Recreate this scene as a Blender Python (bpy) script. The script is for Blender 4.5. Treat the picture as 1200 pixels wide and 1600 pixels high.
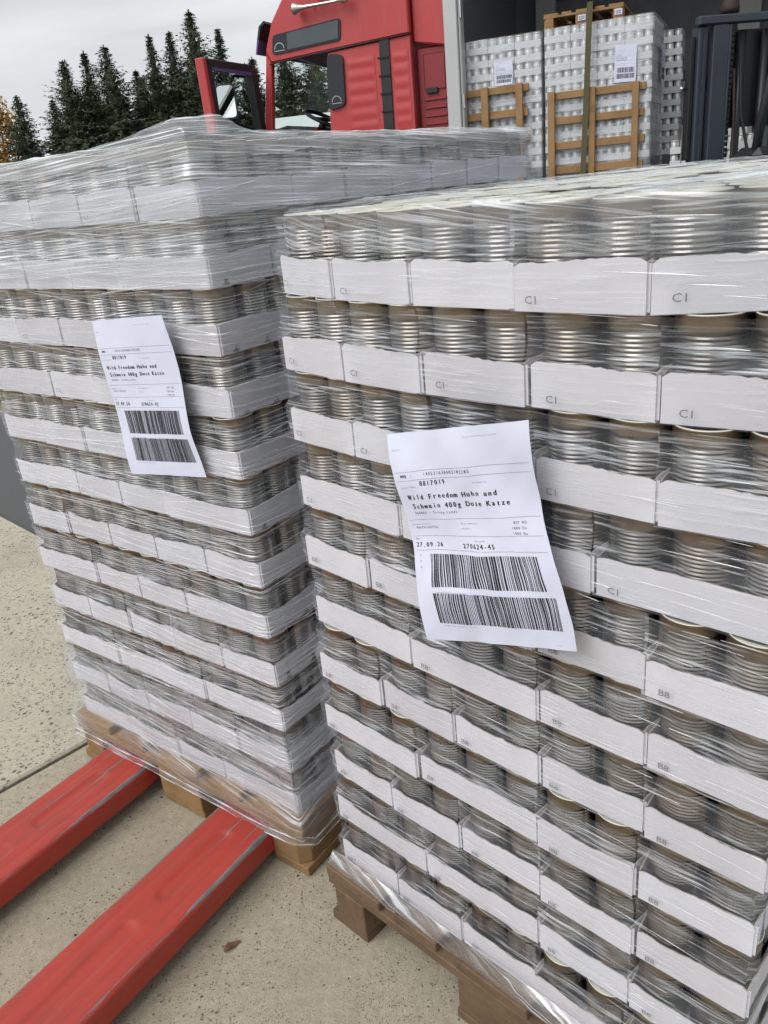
import bpy, bmesh, math, random
import numpy as np
from mathutils import Vector, Matrix

random.seed(11)
RNG = np.random.default_rng(11)
SC = bpy.context.scene
for o in list(bpy.data.objects):
    bpy.data.objects.remove(o, do_unlink=True)
COL = SC.collection
rad = math.radians

# ------------------------------------------------------------------ camera, sky, sun, exposure
cam_d = bpy.data.cameras.new('camera')
cam = bpy.data.objects.new('camera', cam_d)
COL.objects.link(cam)
PITCH, ROLL, EYE = 0.39366, -0.09577, 1.3868
cp, sp, cr, sr = math.cos(PITCH), math.sin(PITCH), math.cos(ROLL), math.sin(ROLL)
fwd = Vector((0, cp, -sp)); rt = Vector((1, 0, 0)); up = Vector((0, sp, cp))
r2 = cr * rt + sr * up
u2 = -sr * rt + cr * up
M = Matrix.Identity(4)
for i in range(3):
    M[i][0] = r2[i]; M[i][1] = u2[i]; M[i][2] = -fwd[i]
M[2][3] = EYE
cam.matrix_world = M
cam_d.sensor_fit = 'VERTICAL'
cam_d.sensor_height = 36.0
cam_d.lens = 36.0 * 1253.5 / 1600.0
cam_d.clip_start = 0.02
cam_d.clip_end = 3000
SC.camera = cam

SUN_EL, SUN_AZ = 48.0, 232.0          # high, behind the camera on the left, under cloud
world = bpy.data.worlds.new('World')
SC.world = world
world.use_nodes = True
wn, wl = world.node_tree.nodes, world.node_tree.links
wn.clear()
w_out = wn.new('ShaderNodeOutputWorld')
w_bg = wn.new('ShaderNodeBackground'); w_bg.inputs['Strength'].default_value = 0.053
w_sky = wn.new('ShaderNodeTexSky'); w_sky.sky_type = 'NISHITA'; w_sky.sun_disc = False
w_sky.sun_elevation = rad(SUN_EL); w_sky.sun_rotation = rad(SUN_AZ)
w_sky.air_density = 1.0; w_sky.dust_density = 3.0
w_hsv = wn.new('ShaderNodeHueSaturation'); w_hsv.inputs['Saturation'].default_value = 0.25
w_tc = wn.new('ShaderNodeTexCoord')
w_map = wn.new('ShaderNodeMapping'); w_map.inputs['Scale'].default_value = (1.8, 1.8, 6.0)
w_noise = wn.new('ShaderNodeTexNoise'); w_noise.inputs['Scale'].default_value = 2.3; w_noise.inputs['Distortion'].default_value = 0.6
w_noise.inputs['Detail'].default_value = 5.0; w_noise.inputs['Roughness'].default_value = 0.5
w_ramp = wn.new('ShaderNodeValToRGB')
w_ramp.color_ramp.elements[0].position = 0.30; w_ramp.color_ramp.elements[0].color = (8.8, 9.2, 9.5, 1)
w_ramp.color_ramp.elements[1].position = 0.66; w_ramp.color_ramp.elements[1].color = (11.8, 12.1, 12.3, 1)
w_mix = wn.new('ShaderNodeMix'); w_mix.data_type = 'RGBA'; w_mix.inputs['Factor'].default_value = 0.86
wl.new(w_sky.outputs['Color'], w_hsv.inputs['Color'])
wl.new(w_tc.outputs['Generated'], w_map.inputs['Vector'])
wl.new(w_map.outputs['Vector'], w_noise.inputs['Vector'])
wl.new(w_noise.outputs['Fac'], w_ramp.inputs['Fac'])
wl.new(w_hsv.outputs['Color'], w_mix.inputs['A'])
wl.new(w_ramp.outputs['Color'], w_mix.inputs['B'])
wl.new(w_mix.outputs['Result'], w_bg.inputs['Color'])
wl.new(w_bg.outputs['Background'], w_out.inputs['Surface'])

sun_d = bpy.data.lights.new('sun', 'SUN')
sun_d.energy = 1.5; sun_d.angle = rad(48); sun_d.color = (1.0, 0.975, 0.945)
sun = bpy.data.objects.new('sun', sun_d); COL.objects.link(sun)
sdir = Vector((math.sin(rad(SUN_AZ)) * math.cos(rad(SUN_EL)), math.cos(rad(SUN_AZ)) * math.cos(rad(SUN_EL)), math.sin(rad(SUN_EL))))
sun.rotation_euler = sdir.to_track_quat('Z', 'Y').to_euler()
sun.location = sdir * 30

SC.render.engine = 'CYCLES'
SC.view_settings.view_transform = 'Standard'
SC.view_settings.look = 'None'
SC.view_settings.gamma = 1.0
SC.view_settings.exposure = 0.60
SC.cycles.transparent_max_bounces = 14
SC.cycles.max_bounces = 5
SC.cycles.glossy_bounces = 3
SC.cycles.diffuse_bounces = 2
SC.cycles.transmission_bounces = 3
SC.cycles.use_adaptive_sampling = True
SC.cycles.adaptive_threshold = 0.03
SC.cycles.caustics_reflective = False
SC.cycles.caustics_refractive = False
SC.cycles.use_denoising = True

# ------------------------------------------------------------------ helpers
class MB:
    """collects shapes with material slots, then builds ONE mesh"""
    def __init__(s):
        s.v = []; s.f = []; s.m = []; s.sm = []
    def add(s, vs, fs, mi=0, smooth=False):
        b = len(s.v)
        s.v += [tuple(p) for p in vs]
        for f in fs:
            s.f.append(tuple(i + b for i in f)); s.m.append(mi); s.sm.append(smooth)
        return s
    def box(s, x0, x1, y0, y1, z0, z1, mi=0):
        vs = [(x0, y0, z0), (x1, y0, z0), (x1, y1, z0), (x0, y1, z0), (x0, y0, z1), (x1, y0, z1), (x1, y1, z1), (x0, y1, z1)]
        return s.add(vs, [(3, 2, 1, 0), (4, 5, 6, 7), (0, 1, 5, 4), (1, 2, 6, 5), (2, 3, 7, 6), (3, 0, 4, 7)], mi)
    def prism(s, poly, a0, a1, axis='y', mi=0):
        """poly: 2D points; extruded along axis. axis y: poly=(x,z); axis z: poly=(x,y); axis x: poly=(y,z)"""
        def P(p, a):
            return {'y': (p[0], a, p[1]), 'z': (p[0], p[1], a), 'x': (a, p[0], p[1])}[axis]
        n = len(poly)
        vs = [P(p, a0) for p in poly] + [P(p, a1) for p in poly]
        fs = [tuple(range(n)), tuple(range(2 * n - 1, n - 1, -1))]
        fs += [(i, i + n, (i + 1) % n + n, (i + 1) % n) for i in range(n)]
        return s.add(vs, fs, mi)
    def lathe(s, prof, seg=24, origin=(0, 0, 0), axis='z', mi=0, smooth=True):
        vs = []; fs = []
        for r, h in prof:
            for k in range(seg):
                a = 2 * math.pi * k / seg
                c, q = r * math.cos(a), r * math.sin(a)
                p = {'z': (c, q, h), 'x': (h, c, q), 'y': (q, h, c)}[axis]
                vs.append(tuple(p[i] + origin[i] for i in range(3)))
        for i in range(len(prof) - 1):
            for k in range(seg):
                k2 = (k + 1) % seg
                fs.append((i * seg + k, i * seg + k2, (i + 1) * seg + k2, (i + 1) * seg + k))
        return s.add(vs, fs, mi, smooth)
    def tube(s, pts, r, seg=8, mi=0):
        pts = [Vector(p) for p in pts]; vs = []; fs = []
        n = len(pts)
        for i, p in enumerate(pts):
            t = (pts[min(i + 1, n - 1)] - pts[max(i - 1, 0)]).normalized()
            a = t.orthogonal().normalized(); b = t.cross(a)
            rr = r[i] if isinstance(r, (list, tuple)) else r
            for k in range(seg):
                an = 2 * math.pi * k / seg
                vs.append(p + a * math.cos(an) * rr + b * math.sin(an) * rr)
        for i in range(n - 1):
            for k in range(seg):
                k2 = (k + 1) % seg
                fs.append((i * seg + k, i * seg + k2, (i + 1) * seg + k2, (i + 1) * seg + k))
        fs.append(tuple(range(seg - 1, -1, -1))); fs.append(tuple((n - 1) * seg + k for k in range(seg)))
        return s.add(vs, fs, mi, True)
    def grid(s, fn, nu, nv, mi=0, smooth=True):
        vs = [fn(i / nu, j / nv) for j in range(nv + 1) for i in range(nu + 1)]
        fs = [(j * (nu + 1) + i, j * (nu + 1) + i + 1, (j + 1) * (nu + 1) + i + 1, (j + 1) * (nu + 1) + i) for j in range(nv) for i in range(nu)]
        return s.add(vs, fs, mi, smooth)
    def mesh(s, name, mats, bevel=0.0, fix=True, merge=False):
        me = bpy.data.meshes.new(name)
        me.from_pydata(s.v, [], s.f)
        for m in (mats if isinstance(mats, (list, tuple)) else [mats]):
            me.materials.append(MAT[m])
        me.polygons.foreach_set('material_index', s.m)
        me.polygons.foreach_set('use_smooth', s.sm)
        if fix or bevel or merge:
            bm = bmesh.new(); bm.from_mesh(me)
            if merge:
                bmesh.ops.remove_doubles(bm, verts=bm.verts, dist=1e-5)
            if fix:
                bmesh.ops.recalc_face_normals(bm, faces=bm.faces)
            if bevel:
                es = [e for e in bm.edges if len(e.link_faces) == 2 and e.calc_face_angle(0) > 0.6]
                bmesh.ops.bevel(bm, geom=es, offset=bevel, segments=1, affect='EDGES', profile=0.5)
            bm.to_mesh(me); bm.free()
        me.update()
        return me
    def build(s, name, mats, parent=None, bevel=0.0, fix=True, merge=False):
        return put(name, s.mesh(name, mats, bevel, fix, merge), parent)

def put(name, data, parent=None, loc=None, rz=0.0):
    o = bpy.data.objects.new(name, data)
    COL.objects.link(o)
    if parent is not None:
        o.parent = parent
    if loc is not None:
        o.location = loc
    if rz:
        o.rotation_euler = (0, 0, rz)
    return o

def tag(o, label=None, cat=None, group=None, kind=None):
    if label: o['label'] = label
    if cat: o['category'] = cat
    if group: o['group'] = group
    if kind: o['kind'] = kind
    return o

def empty(name, loc, rz, label, cat, group=None):
    o = put(name, None, None, loc, rz)
    o.empty_display_size = 0.05
    return tag(o, label, cat, group)

# ------------------------------------------------------------------ materials
MAT = {}
class NT:
    def __init__(s, name):
        m = bpy.data.materials.new(name); m.use_nodes = True
        s.m = m; s.n = m.node_tree.nodes; s.l = m.node_tree.links; s.n.clear()
        s.out = s.n.new('ShaderNodeOutputMaterial'); MAT[name] = m
    def node(s, t, **kw):
        nd = s.n.new(t)
        for k, v in kw.items():
            if k in nd.inputs.keys(): 
                if isinstance(v, bpy.types.NodeSocket): s.l.new(v, nd.inputs[k])
                else: nd.inputs[k].default_value = v
            else: setattr(nd, k, v)
        return nd
    def coord(s, scale=(1, 1, 1), kind='Object', loc=None):
        tc = s.node('ShaderNodeTexCoord')
        mp = s.node('ShaderNodeMapping'); mp.inputs['Scale'].default_value = scale
        if loc is not None: mp.inputs['Location'].default_value = loc
        s.l.new(tc.outputs[kind], mp.inputs['Vector'])
        return mp.outputs['Vector']
    def noise(s, vec, scale, detail=4, rough=0.55, w=None, dist=0.0):
        nd = s.node('ShaderNodeTexNoise', Scale=scale, Detail=detail, Roughness=rough, Distortion=dist)
        if w is not None:
            nd.noise_dimensions = '4D'; s.l.new(w, nd.inputs['W'])
        s.l.new(vec, nd.inputs['Vector'])
        return nd.outputs['Fac']
    def ramp(s, fac, stops):
        nd = s.node('ShaderNodeValToRGB')
        cr_ = nd.color_ramp
        while len(cr_.elements) < len(stops): cr_.elements.new(0.5)
        for e, (p, c) in zip(cr_.elements, stops):
            e.position = p; e.color = (c, c, c, 1) if isinstance(c, (int, float)) else (*c, 1)
        s.l.new(fac, nd.inputs['Fac'])
        return nd.outputs['Color']
    def mix(s, fac, a, b, mode='MIX'):
        nd = s.node('ShaderNodeMix'); nd.data_type = 'RGBA'; nd.blend_type = mode
        for key, v in (('Factor', fac), ('A', a), ('B', b)):
            i = nd.inputs[key] if key == 'Factor' else [x for x in nd.inputs if x.name == key and x.type == 'RGBA'][0]
            if isinstance(v, bpy.types.NodeSocket): s.l.new(v, i)
            elif isinstance(v, (int, float)): i.default_value = v
            else: i.default_value = (*v, 1)
        return [x for x in nd.outputs if x.type == 'RGBA'][0]
    def math(s, op, a, b=0.0):
        nd = s.node('ShaderNodeMath'); nd.operation = op
        for i, v in enumerate((a, b)):
            if isinstance(v, bpy.types.NodeSocket): s.l.new(v, nd.inputs[i])
            else: nd.inputs[i].default_value = v
        return nd.outputs[0]
    def rnd(s, mul=40.0):
        oi = s.node('ShaderNodeObjectInfo')
        return s.math('MULTIPLY', oi.outputs['Random'], mul)
    def bump(s, h, strength=0.3, dist=0.002):
        nd = s.node('ShaderNodeBump', Strength=strength, Distance=dist)
        s.l.new(h, nd.inputs['Height'])
        return nd.outputs['Normal']
    def principled(s, color, rough=0.5, metal=0.0, normal=None, spec=0.5, coat=0.0, link=True, **kw):
        b = s.node('ShaderNodeBsdfPrincipled')
        for key, v in (('Base Color', color), ('Roughness', rough), ('Metallic', metal), ('Specular IOR Level', spec), ('Coat Weight', coat)):
            if isinstance(v, bpy.types.NodeSocket): s.l.new(v, b.inputs[key])
            elif key == 'Base Color': b.inputs[key].default_value = (*v, 1)
            else: b.inputs[key].default_value = v
        for k, v in kw.items():
            b.inputs[k].default_value = v
        if normal is not None: s.l.new(normal, b.inputs['Normal'])
        if link: s.l.new(b.outputs[0], s.out.inputs['Surface'])
        return b

def simple(name, col, rough=0.5, metal=0.0, var=0.12, scale=6.0, bump=0.0, spec=0.5, coat=0.0):
    t = NT(name)
    v = t.coord()
    n = t.noise(v, scale, 5, 0.6)
    c = t.mix(n, tuple(x * (1 - var) for x in col), tuple(min(1, x * (1 + var)) for x in col))
    nm = t.bump(t.noise(v, scale * 12, 3), bump, 0.002) if bump else None
    rr = t.math('ADD', t.math('MULTIPLY', n, 0.15), rough - 0.07)
    t.principled(c, rr, metal, nm, spec, coat)

def make_materials():
    # --- white coated tray board
    t = NT('tray_board')
    v = t.coord()
    w = t.rnd()
    n = t.noise(v, 9.0, 4, 0.6, w)
    c = t.mix(n, (0.655, 0.645, 0.69), (0.765, 0.755, 0.80))
    oi = t.node('ShaderNodeObjectInfo')
    c = t.mix(1.0, c, t.ramp(oi.outputs['Random'], [(0.0, (0.88, 0.87, 0.87)), (0.5, (1.0, 1.0, 1.0)), (1.0, (0.93, 0.94, 0.96))]), 'MULTIPLY')
    # faint scuffs, stretched along the board
    v2 = t.coord((14, 14, 160))
    sc = t.ramp(t.noise(v2, 1.0, 3, 0.6, w), [(0.62, 0.0), (0.8, 1.0)])
    c = t.mix(t.math('MULTIPLY', sc, 0.07), c, (0.55, 0.54, 0.55))
    t.principled(c, 0.55, 0.0, t.bump(t.noise(v, 60, 3, 0.5, w), 0.15, 0.002), 0.35)
    simple('board_edge', (0.36, 0.30, 0.24), 0.9, 0.0, 0.2, 60)
    # --- tin plate
    t = NT('tin')
    v = t.coord()
    w = t.rnd()
    n = t.noise(v, 14.0, 4, 0.6, w)
    oi = t.node('ShaderNodeObjectInfo')
    hue = t.ramp(oi.outputs['Random'], [(0.0, (0.20, 0.18, 0.15)), (0.2, (0.30, 0.285, 0.265)), (0.4, (0.19, 0.145, 0.11)), (0.6, (0.27, 0.265, 0.26)), (0.8, (0.15, 0.14, 0.13)), (1.0, (0.26, 0.205, 0.155))])  # brown stops put warm reflections into some tins' own colour
    c = t.mix(t.ramp(n, [(0.35, 0.0), (0.7, 1.0)]), hue, t.mix(0.35, hue, (0.52, 0.51, 0.49)))
    r = t.ramp(t.noise(t.coord((30, 30, 6)), 1.0, 4, 0.6, w), [(0.3, 0.20), (0.75, 0.42)])
    t.principled(c, r, 1.0)
    t = NT('tin_band')
    n = t.noise(t.coord(), 16.0, 4, 0.6, t.rnd())
    t.principled(t.mix(n, (0.20, 0.15, 0.10), (0.35, 0.29, 0.205)), 0.36, 0.85)
    # lids seen from above: cream lacquer
    t = NT('lid_lacquer')
    n = t.noise(t.coord(), 20.0, 4, 0.6, t.rnd())
    t.principled(t.mix(n, (0.53, 0.52, 0.445), (0.65, 0.64, 0.56)), 0.5, 0.15)
    # tins far off, the film's milky haze mixed into their colour
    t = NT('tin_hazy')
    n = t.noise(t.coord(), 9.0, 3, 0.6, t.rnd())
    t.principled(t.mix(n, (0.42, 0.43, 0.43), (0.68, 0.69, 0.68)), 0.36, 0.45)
    simple('tray_hazy', (0.66, 0.68, 0.70), 0.35, 0.0, 0.1, 6)  # trays of the lorry loads, film haze greyed into the board colour
    # --- shrink film on a tray: mostly clear, with bright drawn streaks
    def film(name, lo, hi, base, amp, zs=240.0, xs=9.0, tilt=0.0, gloss=0.4, col=(0.90, 0.92, 0.95), rough=0.22, pz=22.0):
        t = NT(name)
        tc = t.node('ShaderNodeTexCoord')
        oi = t.node('ShaderNodeObjectInfo')
        cb = t.node('ShaderNodeCombineXYZ')
        for k in range(3): t.l.new(t.math('MULTIPLY', oi.outputs['Random'], (3.7, 5.1, 1.3)[k]), cb.inputs[k])
        ad = t.node('ShaderNodeVectorMath'); ad.operation = 'ADD'
        t.l.new(tc.outputs['Object'], ad.inputs[0]); t.l.new(cb.outputs[0], ad.inputs[1])
        v = ad.outputs[0]
        if tilt:
            mp = t.node('ShaderNodeMapping'); mp.inputs['Rotation'].default_value = (tilt, tilt, 0)
            t.l.new(v, mp.inputs['Vector']); v = mp.outputs['Vector']
        def scaled(sc):
            m2 = t.node('ShaderNodeVectorMath'); m2.operation = 'MULTIPLY'; m2.inputs[1].default_value = sc
            t.l.new(v, m2.inputs[0]); return m2.outputs[0]
        s1 = t.noise(scaled((xs, xs, zs)), 1.0, 2, 0.6)
        s2 = t.noise(scaled((8, 8, pz)), 1.0, 1, 0.5)
        st = t.ramp(s1, [(lo, 0.0), (hi, 1.0)])
        patch = t.ramp(s2, [(0.30, 0.15), (0.68, 1.0)])
        f = t.math('ADD', t.math('MULTIPLY', t.math('MULTIPLY', st, patch), amp), t.math('MULTIPLY', t.math('ADD', patch, 0.5), base))
        g = t.node('ShaderNodeBsdfGlossy', Color=(0.95, 0.97, 1.0, 1), Roughness=rough)
        d = t.node('ShaderNodeBsdfDiffuse', Color=(*col, 1))
        m1 = t.node('ShaderNodeMixShader'); m1.inputs[0].default_value = gloss
        t.l.new(d.outputs[0], m1.inputs[1]); t.l.new(g.outputs[0], m1.inputs[2])
        tr = t.node('ShaderNodeBsdfTransparent', Color=(0.98, 0.985, 0.99, 1))
        m3 = t.node('ShaderNodeMixShader')
        t.l.new(f, m3.inputs[0]); t.l.new(tr.outputs[0], m3.inputs[1]); t.l.new(m1.outputs[0], m3.inputs[2])
        t.l.new(m3.outputs[0], t.out.inputs['Surface'])
    film('film_pack', 0.52, 0.70, 0.055, 0.62, 300, 12, 0.0, 0.12, col=(0.86, 0.91, 0.97), pz=24)
    film('film_pack_fine', 0.50, 0.70, 0.08, 0.58, 480, 8, 0.0, 0.12, col=(0.86, 0.90, 0.95))
    film('film_pack_clear', 0.54, 0.70, 0.035, 0.55, 420, 6, 0.0, 0.45, col=(0.8, 0.86, 0.93))
    film('film_wrap', 0.50, 0.63, 0.15, 0.80, 360, 3.4, 0.05, 0.25, col=(0.90, 0.94, 0.98))
    film('film_base', 0.50, 0.66, 0.10, 0.62, 330, 4.0, -0.14, 0.35, col=(0.88, 0.92, 0.97))
    film('film_far', 0.46, 0.70, 0.22, 0.35, 60, 4.0, 0.05, 0.25, col=(0.84, 0.88, 0.92), pz=9)
    film('film_strand', 0.34, 0.66, 0.18, 0.50, 60, 24, 0.0, 0.35)
    # --- paper and print
    t = NT('paper')
    t.principled(t.mix(t.noise(t.coord(), 14, 3), (0.66, 0.69, 0.84), (0.70, 0.73, 0.875)), 0.75, 0.0, None, 0.25)
    simple('ink', (0.016, 0.016, 0.022), 0.7, 0, 0.1)
    simple('ink_grey', (0.22, 0.22, 0.25), 0.8, 0, 0.1)
    simple('stamp_ink', (0.17, 0.17, 0.18), 0.8, 0, 0.3, 300)
    # --- wood
    def wood(name, a, b, dirt, rough=0.75):
        t = NT(name)
        w = t.rnd(30)
        g = t.noise(t.coord((3.0, 3.0, 26.0)), 5.0, 5, 0.65, w, 1.2)
        g2 = t.noise(t.coord((26.0, 2.2, 26.0)), 4.0, 4, 0.6, w, 0.8)
        c = t.mix(t.math('MULTIPLY', t.math('ADD', g, g2), 0.5), a, b)
        d = t.ramp(t.noise(t.coord(), 7.0, 5, 0.65, w), [(0.45, 0.0), (0.75, 1.0)])
        c = t.mix(t.math('MULTIPLY', d, 0.8), c, dirt)
        kn = t.ramp(t.noise(t.coord(), 55.0, 3, 0.6, w), [(0.60, 0.0), (0.72, 1.0)])
        c = t.mix(t.math('MULTIPLY', kn, 0.45), c, dirt)
        t.principled(c, rough, 0.0, t.bump(g2, 0.5, 0.003), 0.3)
    wood('wood_pallet', (0.20, 0.115, 0.05), (0.38, 0.24, 0.115), (0.085, 0.055, 0.032))
    wood('wood_old', (0.105, 0.068, 0.040), (0.22, 0.15, 0.09), (0.045, 0.032, 0.024))
    wood('wood_new', (0.27, 0.155, 0.070), (0.42, 0.265, 0.125), (0.17, 0.095, 0.045))
    # --- pallet-jack paint: red, scuffed to steel along the edges and ribs
    t = NT('fork_paint')
    v = t.coord()
    big = t.noise(v, 5.0, 5, 0.65)
    c = t.mix(big, (0.34, 0.030, 0.020), (0.45, 0.052, 0.031))
    grime = t.ramp(t.noise(t.coord((30, 3, 30)), 2.0, 6, 0.7), [(0.48, 0.0), (0.75, 1.0)])
    c = t.mix(t.math('MULTIPLY', grime, 0.62), c, (0.17, 0.05, 0.036))
    scr = t.ramp(t.noise(t.coord((150, 3.2, 40)), 1.0, 4, 0.6), [(0.67, 0.0), (0.72, 1.0)])
    att = t.node('ShaderNodeAttribute'); att.attribute_name = 'wear'
    wr = t.ramp(t.math('ADD', t.math('MULTIPLY', att.outputs['Fac'], 0.8), t.math('MULTIPLY', t.noise(t.coord((60, 5, 60)), 2.4, 6, 0.7), 0.75)), [(0.76, 0.0), (0.83, 1.0)])
    wear = t.math('MAXIMUM', t.math('MULTIPLY', scr, 0.6), wr)
    steel = t.mix(t.noise(t.coord((60, 8, 60)), 3.0, 4), (0.02, 0.018, 0.02), (0.42, 0.40, 0.41))
    c = t.mix(wear, c, steel)
    t.principled(c, t.math('ADD', t.math('MULTIPLY', big, 0.25), 0.33), t.math('MULTIPLY', wear, 0.55), t.bump(t.math('ADD', grime, t.math('MULTIPLY', wear, -1.0)), 0.12, 0.002), 0.5)
    # --- concrete, asphalt, verge
    def concrete(name, a, b, pit_s, pit_amt):
        t = NT(name)
        v = t.coord(kind='Object')
        n1 = t.noise(v, 1.3, 6, 0.62)
        n2 = t.noise(v, 55, 5, 0.7)
        n3 = t.noise(v, 260, 3, 0.6)
        c = t.mix(n1, a, b)
        c = t.mix(t.ramp(t.noise(v, 2.6, 6, 0.7), [(0.46, 0.0), (0.70, 0.6)]), c, tuple(x * 0.66 for x in a))
        c = t.mix(t.ramp(n2, [(0.35, 0.45), (0.6, 0.0)]), c, tuple(x * 0.62 for x in a))
        c = t.mix(t.ramp(n3, [(0.35, 0.5), (0.65, 0.0)]), c, tuple(x * 0.55 for x in a))
        c = t.mix(t.ramp(n3, [(0.6, 0.0), (0.8, 0.45)]), c, tuple(min(.8, x * 1.5) for x in b))
        # open pores, unevenly spread, and dark grit
        hs = []
        for scl, thr, off in ((pit_s, pit_amt, 0), (pit_s * 2.3, pit_amt * 1.15, 3.7)):
            wv = t.node('ShaderNodeVectorMath'); wv.operation = 'ADD'
            t.l.new(v, wv.inputs[0])
            nz = t.node('ShaderNodeTexNoise', Scale=scl * 0.9, Detail=2.0)
            t.l.new(v, nz.inputs['Vector'])
            sm = t.node('ShaderNodeVectorMath'); sm.operation = 'SCALE'; sm.inputs['Scale'].default_value = 0.9 / scl
            t.l.new(nz.outputs['Color'], sm.inputs[0]); t.l.new(sm.outputs[0], wv.inputs[1])
            vo = t.node('ShaderNodeTexVoronoi', Scale=scl, Randomness=1.0)
            t.l.new(wv.outputs[0], vo.inputs['Vector'])
            pits = t.ramp(vo.outputs['Distance'], [(thr * 0.7, 1.0), (thr * 1.25, 0.0)])
            sel = t.node('ShaderNodeSeparateColor'); t.l.new(vo.outputs['Color'], sel.inputs[0])
            keep = t.ramp(sel.outputs[0], [(0.72, 0.0), (0.76, 1.0)])
            dens = t.ramp(t.noise(v, 3.1 + off, 4, 0.6), [(0.40, 0.0), (0.56, 1.0)])
            hs.append(t.math('MULTIPLY', t.math('MULTIPLY', pits, keep), dens))
        pit = t.math('MAXIMUM', hs[0], hs[1])
        c = t.mix(t.math('MULTIPLY', pit, 0.85), c, (0.075, 0.066, 0.055))
        h = t.math('ADD', t.math('MULTIPLY', n2, 0.5), t.math('MULTIPLY', n3, 0.35))
        h = t.math('SUBTRACT', h, t.math('MULTIPLY', pit, 1.2))
        t.principled(c, 0.9, 0.0, t.bump(h, 0.55, 0.004), 0.25)
    concrete('concrete', (0.40, 0.355, 0.265), (0.51, 0.46, 0.355), 118, 0.27)
    concrete('concrete_coarse', (0.46, 0.425, 0.335), (0.60, 0.56, 0.455), 58, 0.34)
    t = NT('asphalt')
    v = t.coord()
    c = t.mix(t.noise(v, 190, 4, 0.7), (0.050, 0.053, 0.055), (0.125, 0.128, 0.130))
    c = t.mix(t.ramp(t.noise(v, 34, 5, 0.7), [(0.66, 0.0), (0.74, 0.8)]), c, (0.24, 0.235, 0.22))
    c = t.mix(t.noise(v, 0.8, 4), c, (0.105, 0.108, 0.108))
    t.principled(c, 0.85, 0, t.bump(t.noise(v, 190, 3), 0.6, 0.004), 0.3)
    simple('joint_dirt', (0.055, 0.048, 0.04), 0.95, 0, 0.4, 40)
    simple('verge_soil', (0.17, 0.155, 0.085), 0.95, 0, 0.35, 3.0, 0.5)
    t = NT('grass_blade')
    t.principled(t.mix(t.noise(t.coord(), 2.2, 4), (0.10, 0.115, 0.04), (0.26, 0.23, 0.10)), 0.8, 0, None, 0.2)
    # --- trees
    t = NT('needles')
    n = t.noise(t.coord(), 1.1, 5, 0.65, t.rnd(20))
    t.principled(t.mix(n, (0.055, 0.080, 0.056), (0.140, 0.168, 0.108)), 0.75, 0, None, 0.25)
    simple('cones', (0.16, 0.085, 0.04), 0.85, 0, 0.3, 8)
    simple('bark', (0.085, 0.062, 0.045), 0.95, 0, 0.3, 12, 0.6)
    t = NT('autumn_leaf')
    n = t.noise(t.coord(), 2.5, 4, 0.6)
    t.principled(t.mix(n, (0.30, 0.13, 0.025), (0.40, 0.26, 0.07)), 0.7, 0, None, 0.3)
    simple('dry_leaf', (0.14, 0.075, 0.045), 0.8, 0, 0.3, 60)
    # --- lorry
    t = NT('cab_red')
    v = t.coord()
    n = t.noise(v, 1.5, 5, 0.6)
    c = t.mix(n, (0.44, 0.036, 0.040), (0.53, 0.054, 0.056))
    du = t.ramp(t.noise(t.coord((5, 5, 1.2)), 2.0, 6, 0.7), [(0.45, 0.0), (0.8, 0.35)])
    c = t.mix(du, c, (0.42, 0.13, 0.125))
    t.principled(c, 0.42, 0, None, 0.5, 0.25)
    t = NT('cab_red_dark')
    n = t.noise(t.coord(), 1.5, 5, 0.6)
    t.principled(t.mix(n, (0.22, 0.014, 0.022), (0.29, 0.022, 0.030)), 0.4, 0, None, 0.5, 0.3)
    simple('rubber', (0.012, 0.012, 0.013), 0.75, 0, 0.2, 20)
    simple('black_plastic', (0.018, 0.018, 0.021), 0.5, 0, 0.2, 10)
    simple('dark_trim', (0.028, 0.026, 0.036), 0.6, 0, 0.2, 10)
    simple('purple_visor', (0.12, 0.075, 0.24), 0.3, 0, 0.1, 5)
    simple('tint_glass', (0.020, 0.022, 0.030), 0.12, 0, 0.1, 4)
    simple('blind_grey', (0.085, 0.10, 0.115), 0.16, 0, 0.08, 3)
    simple('chrome', (0.70, 0.66, 0.60), 0.18, 1.0, 0.1, 20)
    simple('mirror_face', (0.88, 0.88, 0.89), 0.03, 1.0, 0.02, 5)
    simple('emblem', (0.42, 0.42, 0.44), 0.4, 0.6, 0.1, 10)
    simple('steel_grey', (0.50, 0.515, 0.51), 0.5, 0.15, 0.08, 4)
    simple('trailer_white', (0.62, 0.65, 0.64), 0.5, 0, 0.08, 2)
    simple('curtain_dark', (0.15, 0.157, 0.165), 0.7, 0, 0.15, 2)
    simple('post_grey', (0.42, 0.43, 0.41), 0.6, 0, 0.1, 3)
    simple('floor_ply', (0.075, 0.06, 0.045), 0.7, 0, 0.3, 4)
    simple('strap_olive', (0.095, 0.085, 0.040), 0.8, 0, 0.2, 60, 0.3)
    simple('mast_slate', (0.040, 0.050, 0.066), 0.42, 0.1, 0.15, 6)
    simple('machine_black', (0.012, 0.013, 0.015), 0.45, 0, 0.3, 8)
    simple('machine_red', (0.30, 0.03, 0.02), 0.5, 0, 0.15, 8)
    simple('seat_brown', (0.030, 0.017, 0.014), 0.7, 0, 0.2, 8)
    simple('steel_bright', (0.62, 0.62, 0.62), 0.3, 0.9, 0.1, 20)
    t = NT('window_glass')
    g = t.node('ShaderNodeBsdfGlossy', Color=(1, 1, 1, 1), Roughness=0.02)
    tr = t.node('ShaderNodeBsdfTransparent', Color=(0.80, 0.90, 0.88, 1))
    lw = t.node('ShaderNodeLayerWeight'); lw.inputs['Blend'].default_value = 0.5
    fr = t.node('ShaderNodeMath'); fr.operation = 'POWER'; t.l.new(lw.outputs['Facing'], fr.inputs[0]); fr.inputs[1].default_value = 4.0
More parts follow.
